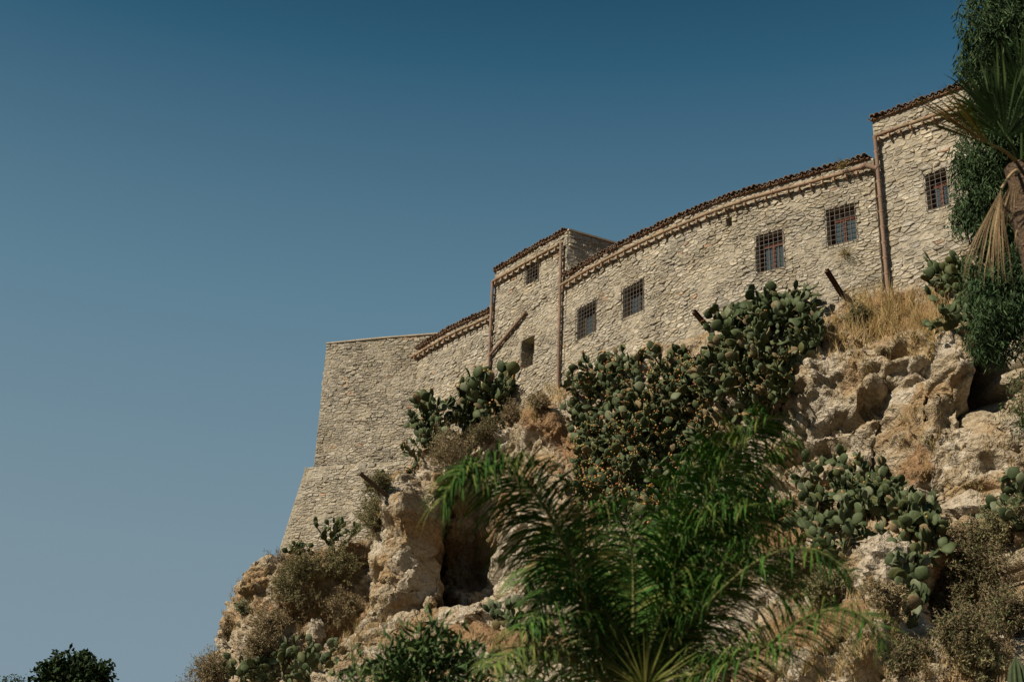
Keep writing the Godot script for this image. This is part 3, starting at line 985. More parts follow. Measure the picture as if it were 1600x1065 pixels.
func build_cliff() -> void:
	var pts := []
	var rd: Vector2 = (right_f.pts[0] - right_f.pts[1]).normalized()
	pts.append(right_f.pts[0] + rd * 6.0)
	pts.append(right_f.pts[0])
	pts.append(right_f.pts[1])
	pts.append(main_f.pts[0])
	for i in [6, 12, 18]: pts.append(main_f.pts[i])
	pts.append(block_f.pts[2])
	pts.append(low_f.pts[1])
	pts.append((low_f.pts[2] as Vector2).lerp(tower_f.pts[1], 0.3) + Vector2(-0.1, 0.3))
	var tc: Vector2 = tower_f.pts[2]
	pts.append(tc + Vector2(0.3, 0.9))
	pts.append(tc + Vector2(-0.9, 0.2))
	pts.append(tc + Vector2(-1.6, -2.0))
	pts.append(tc + Vector2(-1.0, -8.0))
	c_line = smooth_line(pts, 6)
	c_cum = [0.0]
	for i in c_line.size() - 1: c_cum.append(c_cum[i] + (c_line[i + 1] - c_line[i]).length())
	c_len = c_cum[-1]
	s_low = c_cum[7 * 6]
	s_corner = c_cum[10 * 6]
	for i in c_line.size():
		var t: Vector2 = (c_line[mini(i + 2, c_line.size() - 1)] - c_line[maxi(i - 2, 0)]).normalized()
		c_nr.append(Vector2(t.y, -t.x))
	prof_cum = [0.0]
	for i in PROF.size() - 1:
		prof_cum.append(prof_cum[i] + Vector2(PROF[i + 1][0] - PROF[i][0], PROF[i + 1][1] - PROF[i][1]).length())
	var t_end: float = prof_cum[-1]
	# where each authored pixel lies on the plain slope
	var near := []
	for q in SHAPES: near.append([1e9, 0.0, 0.0])
	for i in 260:
		for j in 110:
			var s := c_len * i / 259.0
			var t := t_end * j / 109.0
			var x := to_px(c_base(s, t))
			for k in SHAPES.size():
				var d := Vector2(SHAPES[k][0], SHAPES[k][1]).distance_squared_to(x)
				if d < near[k][0] and s < s_corner + 3.0: near[k] = [d, s, t]
	for k in SHAPES.size():   # pixels per metre along and down the slope there
		var o := to_px(c_base(near[k][1], near[k][2]))
		near[k].append((to_px(c_base(near[k][1] + 0.2, near[k][2])) - o) / 0.2)
		near[k].append((to_px(c_base(near[k][1], near[k][2] + 0.2)) - o) / 0.2)
	# fine grid where the picture looks, coarse below
	var ss := []
	var s := 0.0
	while s < c_len:
		ss.append(s)
		var inside: bool = s > c_cum[12] and s < s_corner + 3.5
		s += 0.066 if inside else 0.22
	ss.append(c_len)
	var ts := []
	var t := 0.0
	while t < t_end:
		ts.append(t)
		t += 0.066 if t < prof_cum[6] + 2.6 else 0.35
	ts.append(t_end)
	var nw := noise(FastNoiseLite.TYPE_SIMPLEX_SMOOTH, 0.32, 3, 101)
	var n1 := noise(FastNoiseLite.TYPE_SIMPLEX_SMOOTH, 0.16, 3, 102)
	var n2 := noise(FastNoiseLite.TYPE_SIMPLEX_SMOOTH, 0.42, 4, 103)
	n2.fractal_type = FastNoiseLite.FRACTAL_RIDGED
	var n3 := noise(FastNoiseLite.TYPE_SIMPLEX_SMOOTH, 1.7, 4, 104)
	var nc := noise(FastNoiseLite.TYPE_CELLULAR, 0.75, 1, 105)
	nc.cellular_return_type = FastNoiseLite.RETURN_DISTANCE2_SUB
	var nb := noise(FastNoiseLite.TYPE_CELLULAR, 0.5, 1, 107)
	nb.cellular_return_type = FastNoiseLite.RETURN_CELL_VALUE
	nb.cellular_jitter = 1.0
	var np := noise(FastNoiseLite.TYPE_CELLULAR, 1.15, 1, 108)
	np.cellular_return_type = FastNoiseLite.RETURN_DISTANCE
	var nt := noise(FastNoiseLite.TYPE_SIMPLEX_SMOOTH, 0.5, 4, 109)
	var nt2 := noise(FastNoiseLite.TYPE_SIMPLEX_SMOOTH, 1.6, 3, 110)
	var verts := PackedVector3Array()
	var cols := PackedColorArray()
	var W := ts.size()
	verts.resize(ss.size() * W)
	cols.resize(ss.size() * W)
	for i in ss.size():
		var q := c_frame(ss[i])
		var out2: Vector2 = q[1]
		var yt := top_y(ss[i])
		var rc := reach(ss[i])
		for j in W:
			var pr := prof(ts[j])
			var pl: Vector2 = q[0] + out2 * pr.x * rc
			var p := Vector3(pl.x, yt - pr.y * (yt + 0.6) / 22.1, pl.y)
			var add := Vector3.ZERO
			var soil := 0.0
			for k in SHAPES.size():
				var S: Array = SHAPES[k]
				var es: float = ss[i] - near[k][1]
				var et: float = ts[j] - near[k][2]
				if absf(es) > 9.0 or absf(et) > 9.0: continue
				var off: Vector2 = near[k][3] * es + near[k][4] * et
				var ds: float = off.x / S[2]
				var dt: float = off.y / S[3]
				if absf(ds) > 2.2 or absf(dt) > 2.2: continue
				var w := exp(-pow(ds * ds + dt * dt, S[5]))
				add += (Vector3(-0.15, 0.08, 0.97) if S[4] > 0 else Vector3(0.16, 0.05, 0.97)) * w * S[4]
				soil = maxf(soil, w * S[6])
			var fade := smoothstep(0.9, 2.6, ts[j])        # calm next to the walls
			var wp := p + Vector3(nw.get_noise_3dv(p), nw.get_noise_3dv(p + Vector3(31, 7, 3)), nw.get_noise_3dv(p + Vector3(3, 51, 9))) * 0.6
			var big := n1.get_noise_3dv(wp) * 0.9
			var rid := (n2.get_noise_3d(wp.x, wp.y * 0.8, wp.z)) * 0.30
			var blk := nb.get_noise_3d(wp.x, wp.y * 1.2, wp.z) * 0.20
			var crk := smoothstep(0.0, 0.16, nc.get_noise_3d(wp.x, wp.y * 1.3, wp.z) + 1.0) - 1.0
			var strat := n3.get_noise_3d(p.x * 0.35, wp.y * 1.6, p.z * 0.35) * 0.15
			var fine := n3.get_noise_3dv(p * 1.4) * 0.17 + n3.get_noise_3dv(p * 4.1) * 0.07
			var pit := -0.34 * smoothstep(0.42, 0.12, np.get_noise_3dv(wp) + 1.0) * smoothstep(0.0, 0.35, nt.get_noise_3dv(p + Vector3(9, 9, 9)))
			var rocky := clampf(1.0 - soil * 0.85, 0, 1)
			var shaped := add * lerpf(0.3, 1.0, fade)
			var disp := (big + (rid + blk + crk * 0.16 + strat + pit) * rocky) * fade + fine * lerpf(0.35, 1.0, fade)
			var along := n1.get_noise_3dv(p * 2.3 + Vector3(40, 0, 0)) * 0.3 * fade * rocky
			var tn := Vector2(-out2.y, out2.x)
			verts[i * W + j] = p + shaped + Vector3(out2.x, 0, out2.y) * disp + Vector3(tn.x, 0, tn.y) * along + Vector3.UP * (disp * 0.22 + nw.get_noise_3dv(p * 2.0) * 0.3 * fade)
			# colours: pale limestone, ochre staining, grey weathering, dry soil
			var k1 := nt.get_noise_3dv(p)
			var k2 := nt2.get_noise_3dv(p)
			var c := Color(0.43, 0.37, 0.275).lerp(Color(0.36, 0.265, 0.16), smoothstep(0.0, 0.4, k1 + k2 * 0.35))
			c = c.lerp(Color(0.50, 0.455, 0.38), smoothstep(0.0, 0.3, -k1 + k2 * 0.4))
			c = c.lerp(Color(0.29, 0.19, 0.11), clampf(smoothstep(0.25, 0.6, soil + k2 * 0.35), 0, 1))
			cols[i * W + j] = c * (1.0 + 0.16 * k2)
	var idx := PackedInt32Array()
	for i in ss.size() - 1:
		for j in W - 1:
			var a := i * W + j
			idx.append_array([a, a + 1, a + W, a + W, a + 1, a + W + 1])
	# crags: a second relief along the true normals, so that steep and hollow faces are as rough as the rest
	var rough := PackedVector3Array()
	rough.resize(verts.size())
	for i in ss.size():
		for j in W:
			var a := verts[maxi(i - 1, 0) * W + j]
			var b := verts[mini(i + 1, ss.size() - 1) * W + j]
			var c := verts[i * W + maxi(j - 1, 0)]
			var d := verts[i * W + mini(j + 1, W - 1)]
			var n := (b - a).cross(d - c).normalized()
			var v := verts[i * W + j]
			var k := smoothstep(0.9, 2.2, ts[j])
			var e := n2.get_noise_3dv(v * 1.9) * 0.10 + n3.get_noise_3dv(v * 1.1) * 0.13 + nb.get_noise_3dv(v * 2.3 + Vector3(5, 5, 5)) * 0.07 + minf(0.0, nc.get_noise_3dv(v * 1.7) + 0.88) * 0.5
			rough[i * W + j] = v + n * e * k * 0.62
	verts = rough
	var nrm := PackedVector3Array()
	nrm.resize(verts.size())
	for i in ss.size():
		for j in W:
			var a := verts[maxi(i - 1, 0) * W + j]
			var b := verts[mini(i + 1, ss.size() - 1) * W + j]
			var c := verts[i * W + maxi(j - 1, 0)]
			var d := verts[i * W + mini(j + 1, W - 1)]
			var n := (b - a).cross(d - c).normalized()
			var q := c_frame(ss[i])
			if n.dot(Vector3(q[1].x, 0.6, q[1].y)) < 0 and j == 5 and i == 5: print("cliff normals point inwards")
			nrm[i * W + j] = n
			var x := to_px(verts[i * W + j])
			if x.x > -200 and x.x < 1900 and x.y > -100 and x.y < 1400:
				var key := Vector2i(floori(x.x / BK), floori(x.y / BK))
				var dd := (verts[i * W + j] - eye).length()
				if not hits.has(key) or hits[key][0] > dd: hits[key] = [dd, verts[i * W + j], n]
	var arr := []
	arr.resize(Mesh.ARRAY_MAX)
	arr[Mesh.ARRAY_VERTEX] = verts
	arr[Mesh.ARRAY_NORMAL] = nrm
	arr[Mesh.ARRAY_COLOR] = cols
	arr[Mesh.ARRAY_INDEX] = idx
	var am := ArrayMesh.new()
	am.add_surface_from_arrays(Mesh.PRIMITIVE_TRIANGLES, arr)
	am.surface_set_material(0, M.cliff)
	var o := MeshInstance3D.new()
	o.mesh = am
	o.name = "cliff"
	add_child(o)
	tag(o, "pitted ochre and grey limestone cliff below the fortress", "", "", "structure")
	var g := PlaneMesh.new()
	g.size = Vector2(3000, 3000)
	g.material = M.soil
	var go := MeshInstance3D.new()
	go.mesh = g
	go.name = "ground"
	add_child(go)
	tag(go, "dry earth ground at the foot of the cliff", "", "", "structure")
	print("cliff ", Time.get_ticks_msec(), " verts ", verts.size(), " buckets ", hits.size())

func hit(u: float, v: float) -> Array:   # [point, normal] of the cliff seen at a photo pixel
	var k := Vector2i(floori(u / BK), floori(v / BK))
	for r in range(0, 14):
		var best := []
		for dx in range(-r, r + 1):
			for dy in range(-r, r + 1):
				if maxi(absi(dx), absi(dy)) != r: continue
				var h: Array = hits.get(k + Vector2i(dx, dy), [])
				if h and (best.is_empty() or h[0] < best[0]): best = h
		if best: return [best[1], best[2]]
	return []
# ---------------------------------------------------------------- prickly pears
var pad_meshes := []

func make_pads() -> void:
	for kind in 5:
		var mb := MB.new()
		var w: float = [0.5, 0.40, 0.58, 0.46, 0.34][kind]
		var th: float = [0.055, 0.062, 0.042, 0.07, 0.05][kind]
		var n := 14
		var rim := []
		var mid := []
		for i in n:
			var a := TAU * i / n
			var y := 0.5 - 0.5 * cos(a)
			var x := w * sin(a) * (0.62 + 0.38 * sin(PI * pow(y, 1.5))) * 0.86
			var bend: float = [0.06, 0.12, -0.1, 0.2, -0.16][kind] * sin(x * 3.0 + kind) * y + [0.0, 0.05, -0.05, 0.1, -0.06][kind] * y * y
			rim.append(Vector3(x, y, bend))
			mid.append(Vector3(x * 0.72, 0.54 + (y - 0.54) * 0.74, bend * 0.7))
		for s in [-1.0, 1.0]:
			var c := Vector3(0, 0.55, th * s)
			for i in n:
				var j := (i + 1) % n
				var mi: Vector3 = mid[i] + Vector3(0, 0, th * 0.86 * s)
				var mj: Vector3 = mid[j] + Vector3(0, 0, th * 0.86 * s)
				var oi: Vector3 = (rim[i] - Vector3(0, 0.55, 0)).normalized()
				var oj: Vector3 = (rim[j] - Vector3(0, 0.55, 0)).normalized()
				var ni := (oi * 0.35 + Vector3(0, 0, s)).normalized()
				var nj := (oj * 0.35 + Vector3(0, 0, s)).normalized()
				var ri := (oi + Vector3(0, 0, s * 0.5)).normalized()
				var rj := (oj + Vector3(0, 0, s * 0.5)).normalized()
				mb.smooth_tri(c, mi, mj, Vector3(0, 0, s), ni, nj)
				mb.smooth_tri(mi, rim[i], rim[j], ni, ri, rj)
				mb.smooth_tri(mi, rim[j], mj, ni, rj, nj)
		pad_meshes.append(mb.mesh(M.pads[0]))

func rand_dir() -> Vector3:
	return Vector3(rng.randfn(), rng.randfn(), rng.randfn()).normalized()

func ball(mb: MB, c: Vector3, ax: Vector3, r: float, l: float) -> void:
	var t := ax.cross(Vector3.UP if absf(ax.y) < 0.9 else Vector3.RIGHT).normalized()
	var b := ax.cross(t)
	var ring := []
	for k in 5: ring.append(t * cos(TAU * k / 5) + b * sin(TAU * k / 5))
	for k in 5:
		var d: Vector3 = ring[k]
		var e: Vector3 = ring[(k + 1) % 5]
		mb.smooth_tri(c + ax * l, c + d * r, c + e * r, ax, d, e)
		mb.smooth_tri(c - ax * l, c + d * r, c + e * r, -ax, d, e)

# roots: pixels where stems leave the rock; limit: pads; size: pad length in metres
func cactus(called: String, label: String, roots: Array, limit: int, size: float, levels: int, fruit: float, dry: float, sd: int, lean := 0.6, tint := [0, 0, 1, 1, 1, 2, 3], rise := 0.22) -> void:
	rng.seed = sd
	var first := hit(roots[0][0], roots[0][1])
	if first.is_empty(): return
	var o := thing(called, label, "cactus", first[0], "prickly pears on the cliff")
	var queue := []
	for r in roots:
		for k in r[4]:
			var h := hit(r[0] + rng.randf_range(-r[2], r[2]), r[1] + rng.randf_range(-r[3], r[3]))
			if h.is_empty(): continue
			var d: Vector3 = (Vector3.UP * 0.75 + h[1] * lean + rand_dir() * 0.45).normalized()
			queue.append([h[0] - d * 0.06, d, 0, size * 0.84 * rng.randf_range(0.85, 1.15)])
	var fr := MB.new()
	var n := 0
	var at := 0
	while at < queue.size() and n < limit:
		var q: Array = queue[at]
		at += 1
		var d: Vector3 = q[1]
		var z: Vector3 = (rand_dir() + Vector3(-0.35, 0.1, 0.5)).normalized()
		z = (z - d * z.dot(d)).normalized()
		var x := d.cross(z)
		var L: float = q[3]
		var tr := Transform3D(Basis(x * L, d * L, z * L * rng.randf_range(0.8, 1.3)), q[0])
		var m: Material = M.pads[tint[rng.randi() % tint.size()]]
		if q[2] == 0 and rng.randf() < 0.5: m = M.pads[4]
		if rng.randf() < dry: m = M.pad_dry
		inst(pad_meshes[rng.randi() % 5], m, "pad" if n == 0 else "pad_%03d" % n, o, tr)
		n += 1
		if q[2] < levels:
			var kids := 2 if rng.randf() < 0.62 else (1 if rng.randf() < 0.55 else 3)
			if q[2] == 0: kids = 2
			for k in kids:
				var a := rng.randf_range(-1.15, 1.15)
				var e := (d * cos(a) + x * sin(a))
				var p: Vector3 = q[0] + d * L * 0.55 + d * cos(a) * L * 0.43 + x * sin(a) * L * 0.36
				var nd: Vector3 = (e + z * rng.randf_range(-0.75, 0.75) + Vector3.UP * rise).normalized()
				queue.append([p - nd * 0.02, nd, q[2] + 1, clampf(L * rng.randf_range(0.68, 1.22), size * 0.48, size * 1.05)])
		if q[2] >= 1 and rng.randf() < fruit:
			for k in rng.randi_range(2, 6):
				var a := rng.randf_range(-1.3, 1.3)
				var e := (d * cos(a) + x * sin(a)).normalized()
				var p: Vector3 = q[0] + d * L * 0.55 + d * cos(a) * L * 0.45 + x * sin(a) * L * 0.40
				fr.col = [Color(0.42, 0.21, 0.07), Color(0.40, 0.27, 0.09), Color(0.33, 0.12, 0.06), Color(0.30, 0.27, 0.10)][rng.randi() % 4]
				ball(fr, p + e * 0.035, e, 0.03 * L / 0.36, 0.047 * L / 0.36)
	if fr.v.size() > 0:
		var f := part(fr, "fruit", M.fruit, o, "stuff")
		f.set_meta("label", "orange and yellow prickly pear fruit")

# ---------------------------------------------------------------- twiggy shrubs and grasses
func blade(mb: MB, p: Vector3, d: Vector3, l: float, w: float, bend: Vector3, segs := 3) -> void:
	var side := d.cross(rand_dir()).normalized()
	var a := p
	var dd := d
	var wa := w
	for i in segs:
		dd = (dd + bend / segs).normalized()
		var b := a + dd * l / segs
		var wb := w * (1.0 - float(i + 1) / segs) + 0.0008
		var nrm := side.cross(dd).normalized()
		if i == segs - 1:
			mb.tri(a - side * wa, a + side * wa, b, nrm)
		else:
			mb.quad(a - side * wa, a + side * wa, b + side * wb, b - side * wb, nrm)
		a = b
		wa = wb

func stem(wood: MB, twigs: MB, p: Vector3, d: Vector3, l: float, r: float, level: int, cols: Array, leaf: float) -> void:
	var path := [p]
	var rad := [r]
	var q := p
	var dd := d
	for i in 4:
		dd = (dd + rand_dir() * 0.33 + Vector3.UP * 0.06).normalized()
		q += dd * l / 4
		path.append(q)
		rad.append(r * (1.0 - 0.2 * (i + 1)))
	if level >= 2:
		twigs.col = cols[rng.randi() % cols.size()] * rng.randf_range(0.75, 1.2)
		for i in 4:
			var side: Vector3 = (path[i + 1] - path[i]).cross(rand_dir()).normalized() * rad[i]
			twigs.quad(path[i] - side, path[i] + side, path[i + 1] + side * 0.75, path[i + 1] - side * 0.75, rand_dir())
		if leaf > 0.0:
			for i in 5:
				if rng.randf() < leaf:
					var lp: Vector3 = path[1 + i % 4]
					twigs.col = cols[rng.randi() % cols.size()] * rng.randf_range(0.8, 1.3)
					blade(twigs, lp, rand_dir(), 0.075, 0.014, Vector3.ZERO, 2)
	else:
		wood.col = Color(0.16, 0.12, 0.085)
		wood.tube(path, rad, 4, false)
	if level < 3:
		for i in ([6, 6, 4][level]):
			var k := 1 + rng.randi() % 4
			var nd: Vector3 = (dd * 0.7 + rand_dir() * 0.85 + Vector3.UP * 0.1).normalized()
			stem(wood, twigs, path[k], nd, l * rng.randf_range(0.5, 0.75), maxf(rad[k] * 0.5, 0.006), level + 1, cols, leaf)

func shrub(called: String, label: String, px: float, py: float, h: float, count: int, cols: Array, leaf: float, sd: int, spread := 0.8, group := "dry shrubs on the cliff") -> void:
	rng.seed = sd
	var q := hit(px, py)
	if q.is_empty(): return
	var o := thing(called, label, "shrub", q[0], group)
	var wood := MB.new()
	var twigs := MB.new()
	for k in count:
		var d: Vector3 = (Vector3.UP + q[1] * 0.5 + rand_dir() * spread).normalized()
		stem(wood, twigs, q[0] - d * 0.05, d, h * 0.6 * rng.randf_range(0.6, 1.0), 0.018, 0, cols, leaf)
	part(wood, "branches", M.twig, o)
	part(twigs, "twigs", M.twig, o, "stuff")

# dry grass over a patch of the cliff: pixel boxes [x, y, half width, half height, tufts, height]
func grass_patch(called: String, label: String, boxes: Array, cols: Array, sd: int, kind := "stuff", cat := "", group := "") -> void:
	rng.seed = sd
	var mb := MB.new()
	for b in boxes:
		for k in b[4]:
			var q := hit(b[0] + rng.randf_range(-b[2], b[2]), b[1] + rng.randf_range(-b[3], b[3]))
			if q.is_empty(): continue
			var hh: float = b[5] * rng.randf_range(0.6, 1.15)
			mb.col = cols[rng.randi() % cols.size()] * rng.randf_range(0.8, 1.2)
			for i in 16:
				var d: Vector3 = (Vector3.UP + q[1] * 0.3 + rand_dir() * 0.5).normalized()
				var pp: Vector3 = q[0] + rand_dir() * 0.08
				blade(mb, pp - d * 0.05, d, hh * rng.randf_range(0.5, 1.1), 0.006, Vector3(rng.randf_range(-0.3, 0.5), -0.25, rng.randf_range(-0.3, 0.3)))
	var o := part(mb, called, M.grass)
	tag(o, label, cat, group, kind)

# ---------------------------------------------------------------- palms
func curve3(pts: Array, n: int) -> Array:
	var c := Curve3D.new()
	for i in pts.size():
		var a: Vector3 = pts[maxi(i - 1, 0)]
		var b: Vector3 = pts[mini(i + 1, pts.size() - 1)]
		c.add_point(pts[i], -(b - a) / 6.0, (b - a) / 6.0)
	var r := []
	for i in n + 1: r.append(c.sample_baked(c.get_baked_length() * i / n, true))
	return r

func frond(parent: Node3D, path_px: Array, leaf_len: float, cols: Array, droop: float, sd: int, start := 0.12, pairs := 75) -> void:
	rng.seed = sd
	var pts := []
	for q in path_px: pts.append(at_depth(q[0], q[1], q[2]))
	var c := curve3(pts, 24)
	var rad := []
	for i in 25: rad.append(lerpf(0.026, 0.004, i / 24.0))
	var rb := MB.new()
	rb.col = Color(0.13, 0.14, 0.05)
	rb.tube(c, rad, 6, false)
	var holder := part(rb, "frond", M.palm, parent)
	var lb := MB.new()
	for i in pairs:
		var f := lerpf(start, 1.0, (i + rng.randf() * 0.8) / pairs)
		var k := mini(int(f * 24), 23)
		var p: Vector3 = c[k].lerp(c[k + 1], f * 24 - k)
		var t: Vector3 = (c[k + 1] - c[k]).normalized()
		var side := t.cross(Vector3.UP).normalized()
		if side.length() < 0.5: side = Vector3.RIGHT
		var over := side.cross(t)
		for s in [-1.0, 1.0]:
			var d: Vector3 = (side * s + t * rng.randf_range(0.35, 0.9) + over * rng.randf_range(-0.5, 0.75)).normalized()
			var l := leaf_len * rng.randf_range(0.7, 1.1) * (0.45 + 0.55 * sin(PI * clampf(f * 0.9 + 0.08, 0, 1)))
			lb.col = cols[rng.randi() % cols.size()] * rng.randf_range(0.75, 1.25)
			var w := rng.randf_range(0.005, 0.0085)
			# a leaflet: a keeled strip that droops with its own weight
			var a := p
			var dd := d
			var keel := dd.cross(t).normalized()
			var wd := keel.cross(dd).normalized()
			var prev := [a - wd * w * 0.4, a + wd * w * 0.4]
			for g in 5:
				dd = (dd + Vector3.DOWN * droop * rng.randf_range(0.3, 1.4) * (0.07 + 0.1 * g)).normalized()
				var b := a + dd * l / 5
				var ww = w * [1.0, 1.0, 0.85, 0.55, 0.05][g]
				wd = (wd - dd * wd.dot(dd)).normalized()
				var nx := [b - wd * ww, b + wd * ww]
				lb.quad(prev[0], prev[1], nx[1], nx[0], dd.cross(wd))
				prev = nx
				a = b
	part(lb, "leaflets", M.palm, holder, "stuff")

# a fan leaf: pleated blades radiating from the end of its stalk
func fan_leaf(parent: Node3D, hub: Vector3, at: Vector3, axis: Vector3, normal: Vector3, l: float, arc: float, droop: float, cols: Array, m: Material, sd: int, n := 34, called := "fan_leaf") -> void:
	rng.seed = sd
	var st := MB.new()
	st.col = cols[0] * 0.9
	var mid := hub.lerp(at, 0.5) + Vector3.UP * 0.05
	st.tube(curve3([hub, mid, at], 8), [0.022, 0.02, 0.019, 0.018, 0.017, 0.016, 0.015, 0.014, 0.013], 5, false)
	var holder := part(st, called, m, parent)
	axis = axis.normalized()
	normal = (normal - axis * normal.dot(axis)).normalized()
	var x := axis.cross(normal)
	var mb := MB.new()
	var step := arc / n
	for i in n:
		var a := -arc / 2 + step * (i + 0.5)
		var d := (axis * cos(a) + x * sin(a)).normalized()
		var e := normal.cross(d).normalized()
		var ll := l * (0.82 + 0.18 * cos(a)) * rng.randf_range(0.72, 1.08)
		mb.col = cols[rng.randi() % cols.size()] * rng.randf_range(0.75, 1.25)
		var p := at
		var dd := d
		var pl := [at, at, at]
		for g in 6:
			var f := (g + 1) / 6.0
			dd = (dd + Vector3.DOWN * droop * f * f * rng.randf_range(0.2, 2.2) + e * rng.randf_range(-0.06, 0.06)).normalized()
			p += dd * ll / 6
			var half := minf(ll * f, ll * 0.55) * step * 0.5
			if f > 0.6: half *= (1.02 - f) / 0.42
			var keel := normal * half * 0.8
			var ne := [p - e * half, p + keel, p + e * half]
			mb.quad(pl[0], pl[1], ne[1], ne[0], normal)
			mb.quad(pl[1], pl[2], ne[2], ne[1], normal)
			pl = ne
	part(mb, "blades", m, holder, "stuff")

# leaf masses: sprays of small leaves hung through a volume
func spray(mb: MB, c: Vector3, r: float, n: int, l: float, w: float, cols: Array, hang: float) -> void:
	for i in n:
		var p := c + rand_dir() * r * pow(rng.randf(), 0.5) * Vector3(1, 0.8, 1).length() / 1.62
		var d: Vector3 = (rand_dir() + Vector3.DOWN * hang).normalized()
		mb.col = cols[rng.randi() % cols.size()] * rng.randf_range(0.7, 1.3)
		var s := d.cross(rand_dir()).normalized()
		var k := s.cross(d)
		var ll := l * rng.randf_range(0.7, 1.2)
		var ww := w * rng.randf_range(0.8, 1.2)
		var m := p + d * ll * 0.45 + k * ww * 0.4
		mb.tri(p, m - s * ww, p + d * ll, k)
		mb.tri(p, m + s * ww, p + d * ll, k)

const GREEN := [Color(0.05, 0.085, 0.03), Color(0.065, 0.10, 0.04), Color(0.045, 0.07, 0.03), Color(0.085, 0.12, 0.045)]
const OLIVE := [Color(0.20, 0.175, 0.095), Color(0.15, 0.145, 0.07), Color(0.24, 0.20, 0.115), Color(0.12, 0.125, 0.06)]
const BRAMBLE := [Color(0.13, 0.10, 0.06), Color(0.165, 0.125, 0.075), Color(0.10, 0.115, 0.05)]
const DRY := [Color(0.24, 0.19, 0.12), Color(0.19, 0.15, 0.09), Color(0.29, 0.22, 0.13), Color(0.17, 0.15, 0.075)]
const GOLD := [Color(0.42, 0.30, 0.14), Color(0.36, 0.25, 0.11), Color(0.46, 0.34, 0.18), Color(0.30, 0.23, 0.10)]
const PALM := [Color(0.030, 0.078, 0.015), Color(0.042, 0.10, 0.019), Color(0.026, 0.062, 0.014), Color(0.065, 0.13, 0.026), Color(0.115, 0.13, 0.033)]

